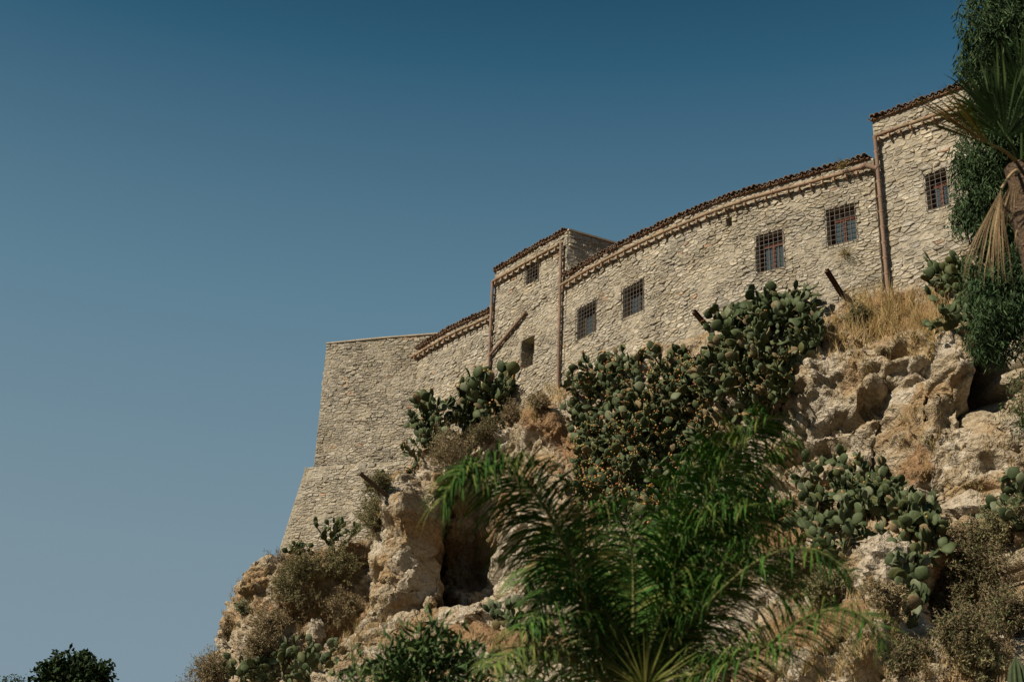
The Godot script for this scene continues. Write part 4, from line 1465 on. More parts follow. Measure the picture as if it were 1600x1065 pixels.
func build_plants() -> void:
	make_pads()
	# the great thicket under the barred windows
	cactus("prickly_pear", "broad prickly pear directly under the two windows beside the clay drainpipe", [[965, 612, 46, 22, 16], [1010, 595, 30, 14, 6]], 300, 0.37, 5, 0.3, 0.05, 301)
	cactus("prickly_pear", "prickly pear at the drainpipe end of the great thicket", [[920, 650, 26, 40, 26], [940, 690, 30, 20, 12]], 300, 0.36, 4, 0.3, 0.05, 321)
	cactus("prickly_pear", "prickly pear in the middle of the great thicket, fruit on its pads", [[1010, 665, 40, 36, 38]], 300, 0.36, 4, 0.35, 0.08, 322)
	cactus("prickly_pear", "prickly pear below the dark iron beam", [[1065, 605, 30, 30, 30]], 280, 0.36, 4, 0.3, 0.1, 323)
	cactus("prickly_pear", "lowest prickly pear of the thicket, hung with orange fruit down the rock", [[935, 765, 34, 40, 32]], 300, 0.35, 3, 0.7, 0.08, 302)
	cactus("prickly_pear", "dark prickly pear behind the tall feather fronds", [[1010, 755, 40, 44, 36]], 300, 0.35, 3, 0.35, 0.08, 324)
	cactus("prickly_pear", "half withered prickly pear with brown hanging pads in the hollow", [[1120, 650, 40, 40, 26], [1090, 700, 26, 40, 14]], 300, 0.35, 4, 0.25, 0.28, 303)
	cactus("prickly_pear", "half withered prickly pear beside the pale rocks, brown pads at its edge", [[1190, 640, 30, 50, 34]], 290, 0.35, 4, 0.2, 0.25, 325)
	cactus("prickly_pear", "dome of pale prickly pear pads beside the golden grass", [[1245, 530, 34, 20, 18]], 300, 0.38, 5, 0.06, 0.04, 304)
	cactus("prickly_pear", "dome of pale prickly pear pads below the red framed window", [[1175, 530, 34, 20, 18]], 300, 0.38, 5, 0.08, 0.05, 326)
	cactus("prickly_pear", "crown of the pale dome, topmost prickly pear under the red framed window", [[1210, 520, 40, 14, 10]], 300, 0.40, 6, 0.05, 0.04, 332)
	cactus("prickly_pear", "prickly pear on the shoulder between the dome and the withered pads", [[1150, 580, 40, 24, 26]], 300, 0.36, 4, 0.2, 0.12, 333)
	cactus("prickly_pear", "prickly pear hanging down the edge of the pale rocks below the dome", [[1220, 590, 22, 34, 30]], 280, 0.35, 3, 0.15, 0.15, 334)
	cactus("prickly_pear", "prickly pear low in the thicket between fruit and silvery pads", [[1050, 820, 44, 40, 36]], 290, 0.35, 3, 0.3, 0.08, 335)
	cactus("prickly_pear", "prickly pear filling the heart of the great thicket above the hollow", [[1060, 660, 34, 34, 34]], 300, 0.36, 4, 0.25, 0.1, 336)
	cactus("prickly_pear", "prickly pear reaching down the slope below the clump at the pale rock foot", [[1290, 860, 40, 24, 22]], 180, 0.35, 3, 0.03, 0.05, 337)
	cactus("prickly_pear", "prickly pear at the top of the straggling trail by the rock cleft", [[1400, 800, 30, 20, 18]], 180, 0.35, 3, 0.03, 0.05, 338)
	cactus("prickly_pear", "leaning prickly pear on the ledge in front of the low wing", [[690, 640, 20, 16, 5], [735, 640, 24, 16, 4]], 300, 0.42, 6, 0.1, 0.05, 339)
	cactus("prickly_pear", "prickly pear against the low wing beyond the slanting drain's foot", [[668, 668, 16, 10, 4], [695, 650, 12, 8, 2]], 260, 0.42, 7, 0.1, 0.05, 340, 0.3, [0, 0, 1, 1, 1, 2, 3], 0.5)
	cactus("prickly_pear", "prickly pear under the foot of the slanting drain", [[735, 660, 24, 14, 6]], 260, 0.42, 6, 0.1, 0.05, 341, 0.5, [0, 0, 1, 1, 1, 2, 3], 0.4)
	cactus("prickly_pear", "prickly pear knitted into the thicket below its two windows", [[985, 660, 44, 30, 30]], 300, 0.36, 4, 0.25, 0.05, 342)
	cactus("prickly_pear", "prickly pear knitted into the thicket below the iron beam", [[1095, 620, 36, 30, 30]], 300, 0.36, 4, 0.2, 0.1, 343)
	cactus("prickly_pear", "prickly pear knitted into the thicket below the dome", [[1165, 600, 40, 30, 30]], 300, 0.36, 4, 0.15, 0.1, 344)
	cactus("prickly_pear", "prickly pear knitted into the lower thicket over the fruiting one", [[960, 710, 44, 30, 30]], 300, 0.35, 3, 0.4, 0.05, 345)
	cactus("prickly_pear", "prickly pear knitted into the lower thicket above the silvery pads", [[1080, 730, 50, 40, 34]], 300, 0.35, 4, 0.2, 0.1, 346)
	cactus("prickly_pear", "prickly pear with upright silvery pads below the dark hollow", [[1140, 800, 40, 50, 30], [1190, 790, 24, 40, 14]], 260, 0.38, 3, 0.15, 0.06, 305, 0.6, [1, 2, 2, 0])
	cactus("prickly_pear", "dim prickly pear in the shade under the withered pads", [[1110, 760, 40, 40, 34]], 240, 0.36, 3, 0.15, 0.15, 327)
	cactus("prickly_pear", "prickly pear clump against the foot of the pale rock face", [[1300, 800, 44, 50, 34]], 290, 0.37, 3, 0.05, 0.05, 306)
	cactus("prickly_pear", "prickly pear in the cleft between two pale rocks", [[1360, 770, 30, 36, 24]], 190, 0.36, 3, 0.03, 0.05, 328)
	cactus("prickly_pear", "straggling prickly pear trailing past the white boulder", [[1425, 840, 30, 40, 26], [1420, 930, 16, 60, 22]], 300, 0.38, 3, 0.03, 0.05, 307)
	cactus("prickly_pear", "dark prickly pear on the ledge by the slanting clay drain", [[712, 625, 20, 10, 3], [750, 615, 14, 8, 2]], 300, 0.54, 10, 0.1, 0.05, 308, 0.15, [0, 0, 1, 1, 1, 2, 3], 0.8)
	cactus("prickly_pear", "dark prickly pear hanging over the head of the rock pillar", [[670, 690, 26, 26, 24]], 200, 0.36, 4, 0.1, 0.05, 329, 0.7)
	cactus("prickly_pear", "small upright prickly pear at the foot of the bastion", [[518, 862, 12, 8, 3]], 70, 0.40, 7, 0.05, 0.03, 309, 0.2, [0, 0, 1, 1, 1, 2, 3], 0.7)
	cactus("prickly_pear", "low sprawling prickly pear at the corner of the bastion", [[470, 866, 16, 6, 6]], 26, 0.34, 2, 0.05, 0.03, 330, 0.5)
	cactus("prickly_pear", "prickly pear at the bottom of the slope below the bastion", [[400, 1060, 50, 16, 20], [480, 1050, 36, 24, 22]], 280, 0.38, 3, 0.02, 0.03, 310, 0.6)
	cactus("prickly_pear", "prickly pear hanging from the ledge beneath the drooping tree", [[1500, 480, 24, 40, 22], [1490, 440, 18, 20, 10]], 200, 0.37, 3, 0.02, 0.03, 311, 0.9, [0, 1, 1, 3])
	cactus("prickly_pear", "prickly pear growing sideways from the ochre rock", [[1590, 800, 22, 40, 14]], 100, 0.38, 3, 0.02, 0.03, 312, 0.9, [0, 1, 2])
	cactus("prickly_pear", "young prickly pear at the mouth of the cave", [[790, 975, 14, 10, 7]], 40, 0.36, 3, 0.0, 0.0, 313, 0.5, [0, 1, 2])
	cactus("prickly_pear", "low prickly pear on the sandy shelf before the cave", [[830, 1000, 14, 12, 6]], 36, 0.34, 2, 0.0, 0.0, 331, 0.5)
	cactus("prickly_pear", "tiny prickly pear rooted beside the bastion foot", [[600, 752, 6, 6, 3]], 12, 0.34, 2, 0.0, 0.0, 314, 0.5, [0, 1])
	print("cacti ", Time.get_ticks_msec())
	# dry shrubs
	shrub("dry_shrub", "grey brown twiggy shrub in front of the dark prickly pear", 705, 720, 1.5, 14, DRY, 0.3, 401, 0.9)
	shrub("dry_shrub", "brown shrub beside the dark prickly pear under the niche", 795, 665, 1.1, 9, DRY, 0.2, 402, 0.9)
	shrub("dry_shrub", "olive brown shrub against the rock pillar", 575, 810, 1.5, 14, OLIVE, 0.7, 403, 0.9)
	shrub("dry_shrub", "wide olive shrub on the shoulder of the slope below the bastion corner", 445, 930, 1.6, 14, OLIVE, 0.7, 404, 1.0)
	shrub("dry_shrub", "dry shrub below the small upright prickly pear", 530, 910, 1.5, 14, OLIVE, 0.6, 405, 1.0)
	shrub("dry_shrub", "brown shrub on the cliff edge above the pale rock", 425, 985, 1.3, 12, DRY, 0.5, 406, 1.0)
	shrub("dry_shrub", "bushy dry shrub between the shoulder and the rock pillar", 490, 955, 1.3, 12, DRY, 0.5, 412, 1.0)
	shrub("dry_shrub", "round grey brown bush at the lowest corner of the cliff", 325, 1068, 1.5, 14, DRY, 0.5, 407, 1.1)
	shrub("dry_shrub", "wispy green tuft on the very edge of the cliff", 372, 960, 0.7, 6, [Color(0.17, 0.19, 0.11), Color(0.21, 0.21, 0.13)], 0.3, 408, 0.8)
	shrub("dry_shrub", "small brown tuft on the lower cliff edge", 350, 995, 0.6, 5, DRY, 0.3, 409, 0.8)
	shrub("dry_shrub", "bare dark twigs reaching over the edge beside the bastion corner", 440, 880, 0.9, 3, [Color(0.09, 0.07, 0.055)], 0.0, 413, 0.8)
	shrub("dry_shrub", "broad dark brown bramble in the shaded hollow", 1545, 905, 1.4, 16, BRAMBLE, 0.6, 410, 1.1)
	shrub("dry_shrub", "dark brown bramble under the broad one by the ochre rock", 1525, 960, 1.2, 14, BRAMBLE, 0.6, 414, 1.1)
	shrub("dry_shrub", "tangled olive shrub trailing along the hollow behind the bramble", 1575, 850, 1.1, 12, OLIVE, 0.7, 415, 1.1)
	shrub("dry_shrub", "tall bramble against the back of the shaded hollow", 1530, 870, 1.2, 14, BRAMBLE, 0.6, 417, 1.1)
	shrub("dry_shrub", "bramble at the foot of the shaded hollow above the bare rock", 1575, 985, 1.2, 14, BRAMBLE, 0.6, 418, 1.1)
	shrub("dry_shrub", "low bramble spreading below the straggling prickly pear", 1505, 1020, 1.2, 12, BRAMBLE, 0.6, 419, 1.2)
	shrub("dry_shrub", "olive shrub halfway down the slope under the bastion corner", 480, 900, 1.2, 12, OLIVE, 0.7, 420, 1.1)
	shrub("dry_shrub", "dry bush between the bastion foot and the rock pillar", 590, 770, 1.1, 10, OLIVE, 0.6, 431, 1.0)
	shrub("dry_shrub", "dry bush low on the slope beside the sandy hollow", 540, 960, 1.2, 12, DRY, 0.5, 432, 1.1)
	shrub("dry_shrub", "spreading dry bush above the lowest prickly pear", 400, 1020, 1.2, 12, DRY, 0.5, 433, 1.1)
	shrub("dry_shrub", "brown shrub hanging under the dark prickly pear above the cave", 760, 690, 1.2, 12, BRAMBLE, 0.4, 434, 1.1)
	shrub("dry_shrub", "olive scrub on the bank beside the feather palm", 1300, 940, 1.0, 12, OLIVE, 0.7, 441, 1.2)
	shrub("dry_shrub", "dry scrub above the bare knob of rock near the bramble", 1390, 960, 0.9, 10, DRY, 0.6, 442, 1.2)
	shrub("dry_shrub", "brown scrub on the bank below the sandy shelf", 1240, 900, 0.9, 10, BRAMBLE, 0.6, 443, 1.2)
	shrub("dry_shrub", "low scrub at the foot of the bank beside the column cactus", 1540, 1050, 0.9, 10, OLIVE, 0.6, 444, 1.2)
	shrub("dry_shrub", "scrub on the lowest bank under the trailing prickly pear", 1430, 1050, 0.9, 10, BRAMBLE, 0.6, 445, 1.2)
	shrub("dry_shrub", "dry shrub below the niche at the end of the ledge", 845, 640, 0.7, 7, DRY, 0.3, 411, 0.9)
	shrub("dry_shrub", "low olive shrub at the back of the golden grass", 1340, 515, 0.8, 8, OLIVE, 0.5, 416, 1.0)
	grass_patch("dry_grass", "golden dry grass on the ledge below the taller house", [[1400, 495, 80, 36, 150, 0.85], [1330, 520, 40, 24, 50, 0.5], [1440, 540, 22, 20, 20, 0.45]], GOLD, 421)
	grass_patch("dry_grass", "straw coloured grass along the wall foot beside the clay drainpipe", [[850, 615, 50, 14, 50, 0.5], [800, 640, 40, 14, 30, 0.4]], GOLD, 422)
	grass_patch("dry_grass", "dry grass scattered over the lower slopes", [[760, 1000, 100, 26, 90, 0.25], [1210, 835, 40, 26, 60, 0.3], [1280, 960, 70, 50, 70, 0.3], [1440, 700, 30, 60, 40, 0.3], [540, 960, 70, 40, 90, 0.3], [470, 900, 60, 30, 60, 0.3], [1390, 800, 50, 20, 40, 0.3], [620, 1000, 60, 30, 50, 0.3], [560, 840, 30, 50, 50, 0.35], [1340, 900, 50, 40, 70, 0.35], [1350, 1010, 90, 50, 110, 0.35], [1500, 1030, 90, 30, 90, 0.35], [1260, 1020, 60, 40, 70, 0.35], [1530, 740, 60, 40, 30, 0.25], [1330, 560, 60, 20, 30, 0.25], [400, 970, 50, 60, 110, 0.35], [520, 1000, 60, 30, 90, 0.35], [450, 950, 60, 40, 80, 0.35]], [Color(0.34, 0.24, 0.12), Color(0.28, 0.20, 0.10), Color(0.38, 0.28, 0.15), Color(0.22, 0.19, 0.09)], 423)
	print("shrubs ", Time.get_ticks_msec())
	feather_palm()
	fan_palm()
	trees()
	small_things()

func feather_palm() -> void:
	var D := 12.0
	var crown := at_depth(1000, 1120, D)
	var o := thing("feather_palm", "green feather palm with arching fronds in front of the cliff", "palm", Vector3(crown.x, 0, crown.z))
	var tk := MB.new()
	tk.col = Color.WHITE
	var path := []
	var rad := []
	for i in 13:
		path.append(Vector3(crown.x + 0.06 * sin(i * 0.9), -0.2 + (crown.y + 0.1) * i / 12.0, crown.z))
		rad.append(0.17 - 0.04 * i / 12.0 + (0.06 if i == 0 else 0.0) + (0.05 if i == 11 else 0.0))
	tk.tube(path, rad, 12)
	part(tk, "trunk", M.bark, o)
	var c := [1000, 1110, D]
	frond(o, [c, [935, 1000, D - 0.2], [905, 905, D - 0.3], [868, 822, D - 0.4], [825, 757, D - 0.5], [770, 722, D - 0.7], [722, 735, D - 0.9], [690, 780, D - 1.0]], 0.75, PALM, 1.5, 501, 0.3, 280)
	frond(o, [c, [1040, 960, D + 0.2], [1075, 860, D + 0.4], [1115, 760, D + 0.5], [1160, 690, D + 0.4], [1205, 650, D + 0.2]], 0.78, PALM, 1.3, 502, 0.2, 265)
	frond(o, [c, [1060, 1000, D], [1105, 945, D - 0.2], [1160, 893, D - 0.5], [1220, 860, D - 0.7], [1280, 860, D - 0.9], [1330, 895, D - 1.0]], 0.65, PALM, 1.0, 503, 0.15, 140)
	frond(o, [c, [1090, 1060, D - 0.3], [1180, 1020, D - 0.8], [1254, 967, D - 1.0], [1310, 950, D - 1.3], [1355, 965, D - 1.5], [1385, 1000, D - 1.6]], 0.6, PALM, 1.1, 504, 0.2, 130)
	frond(o, [c, [1010, 980, D + 0.5], [1025, 880, D + 0.9], [1040, 800, D + 1.1], [1070, 740, D + 1.1], [1110, 700, D + 1.0]], 0.7, PALM, 1.2, 505, 0.15, 237)
	frond(o, [c, [970, 1000, D + 0.4], [955, 920, D + 0.7], [925, 860, D + 0.9], [880, 830, D + 0.9], [835, 840, D + 0.8]], 0.6, PALM, 1.4, 506, 0.15, 207)
	rng.seed = 507
	var yl := MB.new()
	var heart := at_depth(1008, 1078, D - 0.8)
	for i in 120:   # young leaves, still yellow, standing in a tuft
		yl.col = [Color(0.15, 0.16, 0.04), Color(0.11, 0.14, 0.03), Color(0.20, 0.18, 0.06)][rng.randi() % 3] * rng.randf_range(0.7, 1.2)
		var d := (Vector3.UP * 0.5 + rand_dir()).normalized()
		if d.y < -0.1: d.y = -d.y
		blade(yl, heart + d * 0.04, d, rng.randf_range(0.25, 0.55), 0.007, Vector3.DOWN * rng.randf_range(0.0, 0.5), 4)
	part(yl, "young_leaves", M.palm, o, "stuff")
	frond(o, [c, [940, 1060, D - 0.3], [880, 1020, D - 0.6], [820, 1010, D - 0.9], [770, 1040, D - 1.2]], 0.5, [Color(0.09, 0.13, 0.03), Color(0.16, 0.17, 0.05), Color(0.06, 0.10, 0.03)], 1.2, 508, 0.1, 177)
	frond(o, [c, [1060, 1020, D + 0.6], [1110, 940, D + 1.0], [1150, 860, D + 1.2], [1190, 800, D + 1.2], [1240, 780, D + 1.0]], 0.7, PALM, 1.2, 509, 0.15, 220)
	frond(o, [c, [985, 1010, D + 0.8], [975, 940, D + 1.2], [965, 880, D + 1.5], [940, 830, D + 1.6]], 0.6, PALM, 1.3, 511, 0.15, 177)

	frond(o, [c, [1020, 1000, D + 0.1], [1050, 920, D + 0.2], [1080, 850, D + 0.2], [1120, 800, D], [1170, 790, D - 0.2]], 0.7, PALM, 1.3, 513, 0.15, 202)
	frond(o, [c, [990, 1010, D + 0.2], [990, 920, D + 0.4], [985, 850, D + 0.5], [960, 800, D + 0.5], [920, 790, D + 0.3]], 0.65, PALM, 1.3, 514, 0.15, 202)
	frond(o, [c, [1050, 980, D + 0.8], [1090, 880, D + 1.3], [1140, 790, D + 1.6], [1190, 720, D + 1.7], [1230, 690, D + 1.7]], 0.75, PALM, 1.2, 516, 0.15, 202)
	frond(o, [c, [955, 1010, D + 0.2], [925, 940, D + 0.3], [890, 890, D + 0.3], [850, 880, D + 0.2], [815, 910, D]], 0.6, PALM, 1.2, 512, 0.15, 150)
	frond(o, [c, [970, 1050, D - 0.2], [920, 990, D - 0.5], [860, 960, D - 0.8], [810, 985, D - 1.0]], 0.5, PALM, 1.2, 517, 0.15, 130)
	frond(o, [c, [1040, 1000, D + 0.2], [1070, 930, D + 0.3], [1115, 880, D + 0.2], [1170, 865, D], [1215, 890, D - 0.2]], 0.65, PALM, 1.1, 518, 0.15, 150)
	frond(o, [c, [1010, 1020, D + 0.3], [1020, 940, D + 0.5], [1040, 870, D + 0.6], [1060, 820, D + 0.6], [1085, 800, D + 0.5]], 0.65, PALM, 1.1, 519, 0.15, 150)
	frond(o, [c, [980, 1020, D], [950, 960, D - 0.1], [915, 920, D - 0.2], [870, 915, D - 0.4], [835, 940, D - 0.6]], 0.55, PALM, 1.2, 520, 0.15, 130)
	frond(o, [c, [1070, 1070, D - 0.2], [1130, 1030, D - 0.5], [1190, 1005, D - 0.8], [1240, 1020, D - 1.0]], 0.5, PALM, 1.0, 521, 0.15, 110)

func fan_palm() -> void:
	var D := 16.0
	var top := at_depth(1598, 262, D)
	var o := thing("fan_palm", "fan palm with dead brown leaves hanging from its shaggy trunk", "palm", Vector3(top.x, 0, top.z))
	var tk := MB.new()
	var path := []
	var rad := []
	rng.seed = 61
	for i in 50:
		path.append(Vector3(top.x + 0.35 * (1 - i / 49.0), -0.2 + (top.y + 0.2) * i / 49.0, top.z))
		rad.append(0.15 + 0.05 * rng.randf() + (0.08 if i < 3 else 0.0))
	tk.tube(path, rad, 10)
	part(tk, "trunk", M.bark, o)
	var g := [Color(0.035, 0.065, 0.02), Color(0.05, 0.085, 0.03), Color(0.03, 0.05, 0.02), Color(0.08, 0.11, 0.04)]
	var y := [Color(0.26, 0.19, 0.07), Color(0.20, 0.17, 0.05), Color(0.30, 0.17, 0.08), Color(0.12, 0.13, 0.04)]
	var dead := [Color(0.34, 0.245, 0.14), Color(0.28, 0.19, 0.11), Color(0.40, 0.30, 0.18), Color(0.22, 0.145, 0.09)]
	fan_leaf(o, top, at_depth(1572, 215, D - 0.4), up + rt * -0.05, -fw + up * 0.2 + rt * 0.35, 0.92, 2.7, 0.09, g, M.palm, 611)
	fan_leaf(o, top, at_depth(1548, 226, D - 0.75), -rt * 0.8 + up * 0.56, fw * 0.25 + up * 0.9 + rt * 0.35, 0.92, 1.3, 0.02, y, M.palm, 612, 22)
	fan_leaf(o, top, at_depth(1620, 190, D + 0.3), up * 0.9 + rt * 0.5, -fw, 1.0, 3.0, 0.06, g, M.palm, 613)
	fan_leaf(o, top, at_depth(1560, 190, D + 0.6), up * 0.9 - rt * 0.5, -fw + rt * 0.3, 0.8, 2.4, 0.12, g, M.palm, 614)
	fan_leaf(o, top, at_depth(1660, 240, D), rt, up, 1.0, 2.8, 0.1, g, M.palm, 615)
	fan_leaf(o, top, at_depth(1600, 150, D + 0.1), up, -fw + rt * 0.5, 0.8, 2.0, 0.02, g, M.palm, 616)
	fan_leaf(o, top, at_depth(1565, 295, D - 0.8), -up * 0.95 - rt * 0.2, -fw - rt * 0.6, 0.95, 0.55, 0.3, dead, M.dead_palm, 617, 26, "dead_leaf")
	fan_leaf(o, top, at_depth(1588, 275, D - 0.3), -up - rt * 0.12, -fw, 0.6, 0.7, 0.3, dead, M.dead_palm, 618, 22, "dead_leaf")
	fan_leaf(o, top, at_depth(1615, 280, D - 0.3), -up + rt * 0.1, -fw, 0.8, 0.9, 0.3, dead, M.dead_palm, 619, 22, "dead_leaf")

func tree(called: String, label: String, foot: Vector3, blobs: Array, l: float, w: float, cols: Array, hang: float, trunk_r: float, sd: int, dens: float, group := "") -> void:
	rng.seed = sd
	var o := thing(called, label, "tree", foot, group)
	var mid := Vector3.ZERO
	for b in blobs: mid += b[0]
	mid /= blobs.size()
	var wood := MB.new()
	var fork := foot.lerp(mid, 0.55)
	wood.tube(curve3([foot - Vector3(0, 0.4, 0), foot.lerp(fork, 0.5) + Vector3(0.15, 0, 0.1), fork], 8), [trunk_r * 1.4, trunk_r, trunk_r * 0.95, trunk_r * 0.9, trunk_r * 0.85, trunk_r * 0.8, trunk_r * 0.75, trunk_r * 0.7, trunk_r * 0.65], 9)
	for b in blobs:
		var e: Vector3 = b[0]
		wood.tube(curve3([fork, fork.lerp(e, 0.5) + Vector3(0, 0.3, 0), e], 6), [trunk_r * 0.5, trunk_r * 0.4, trunk_r * 0.3, trunk_r * 0.22, trunk_r * 0.15, trunk_r * 0.1, trunk_r * 0.05], 5)
	part(wood, "trunk", M.bark, o)
	var mb := MB.new()
	for b in blobs:
		var r: float = b[1]
		var n := int(dens * r * r * 10.0 * (1.0 + 0.6 / r * 0.0))
		for k in n:
			var c: Vector3 = b[0] + rand_dir() * r * pow(rng.randf(), 0.4)
			spray(mb, c, 0.22 + r * 0.06, 26, l, w, cols, hang)
	part(mb, "crown", M.leaf, o, "stuff")

func trees() -> void:
	# drooping tree on the right, rooted on the cliff outside the frame
	var blobs := []
	for b in [[1580, 40, 33, 1.0], [1560, 105, 33, 0.8], [1540, 170, 33, 0.55], [1508, 255, 33.2, 0.36], [1515, 320, 33.2, 0.4], [1540, 390, 33, 0.4], [1560, 440, 33, 0.5], [1555, 20, 33, 0.75], [1545, 110, 33, 0.6], [1565, 60, 33, 0.8], [1540, 520, 32.5, 0.45], [1575, 470, 32.5, 0.7], [1600, 430, 32.5, 0.7], [1560, 530, 32.5, 0.5], [1600, 180, 33, 1.1], [1550, 230, 33, 0.85], [1530, 280, 33.2, 0.6], [1560, 310, 33, 0.9], [1535, 350, 33, 0.6], [1590, 380, 33, 0.9], [1560, 440, 33, 0.85], [1590, 500, 32.5, 0.75], [1545, 500, 33, 0.5], [1650, 120, 33.5, 1.2], [1660, 260, 33.5, 1.2], [1660, 420, 33.5, 1.2], [1640, 20, 33.5, 1.0], [1620, 300, 33.5, 1.0]]:
		blobs.append([at_depth(b[0], b[1], b[2]), b[3]])
	var base := hit(1760, 760)
	var foot: Vector3 = base[0] if base else at_depth(1760, 760, 36)
	tree("drooping_tree", "dark green tree with hanging leaves covering the end of the taller house", foot, blobs, 0.20, 0.016, [Color(0.035, 0.06, 0.025), Color(0.045, 0.08, 0.035), Color(0.028, 0.048, 0.024), Color(0.06, 0.095, 0.04)], 1.2, 0.16, 701, 15.0)
	blobs = []
	for b in [[1590, 640, 34, 0.32], [1600, 600, 34, 0.3], [1605, 670, 34, 0.3]]: blobs.append([at_depth(b[0], b[1], b[2]), b[3]])
	var h2 := hit(1599, 690)
	tree("hanging_bush", "small green bush hanging beside the dark rock cavity", h2[0], blobs, 0.12, 0.014, GREEN, 0.7, 0.04, 702, 9.0)
	# trees far below on the left
	blobs = []
	for b in [[112, 1062, 44, 0.75], [88, 1068, 44, 0.6], [140, 1066, 44, 0.6], [126, 1038, 44.3, 0.36], [94, 1044, 43.7, 0.36], [70, 1055, 44, 0.3], [152, 1050, 44, 0.32], [110, 1095, 44, 1.1], [155, 1090, 44, 0.6], [66, 1090, 44, 0.6]]:
		blobs.append([at_depth(b[0], b[1], b[2]), b[3]])
	var f := at_depth(110, 1060, 44)
	tree("broadleaf_tree", "rounded dark green tree standing alone away from the cliff", Vector3(f.x, 0, f.z), blobs, 0.17, 0.055, [Color(0.025, 0.045, 0.018), Color(0.035, 0.055, 0.022), Color(0.02, 0.035, 0.015)], 0.2, 0.22, 703, 8.0)
	blobs = []
	for b in [[30, 1060, 46, 0.16], [29, 1075, 46, 0.28], [28, 1095, 46, 0.4], [5, 1075, 46, 0.4], [4, 1090, 46, 0.5]]:
		blobs.append([at_depth(b[0], b[1], b[2]), b[3]])
	f = at_depth(28, 1080, 46)
	tree("conifer", "pointed treetop beside the rounded dark tree", Vector3(f.x, 0, f.z), blobs, 0.1, 0.02, [Color(0.03, 0.05, 0.02), Color(0.045, 0.06, 0.03)], -0.4, 0.12, 704, 9.0)
	# leafy shrubs between camera and cliff
	var sets := [["leafy_shrub", "green shrub with upright strap leaves below the cave mouth", [[690, 1040, 15.0, 0.35], [640, 1050, 15.0, 0.35], [720, 1062, 15, 0.3], [600, 1075, 15, 0.3], [660, 1020, 15.2, 0.22]], 0.16, 0.02, 705],
		["leafy_shrub", "yellow green shrub beside the feather palm", [[560, 1062, 14, 0.22], [830, 1060, 14, 0.25], [900, 1070, 14, 0.3]], 0.14, 0.014, 706]]
	for s in sets:
		blobs = []
		for b in s[2]: blobs.append([at_depth(b[0], b[1], b[2]), b[3]])
		var c: Vector3 = blobs[0][0]
		var q := [Color(0.05, 0.085, 0.03), Color(0.065, 0.11, 0.04), Color(0.09, 0.12, 0.04)]
		tree(s[0], s[1], Vector3(c.x, 0, c.z), blobs, s[3], s[4], q, -0.7, 0.05, s[5], 14.0)

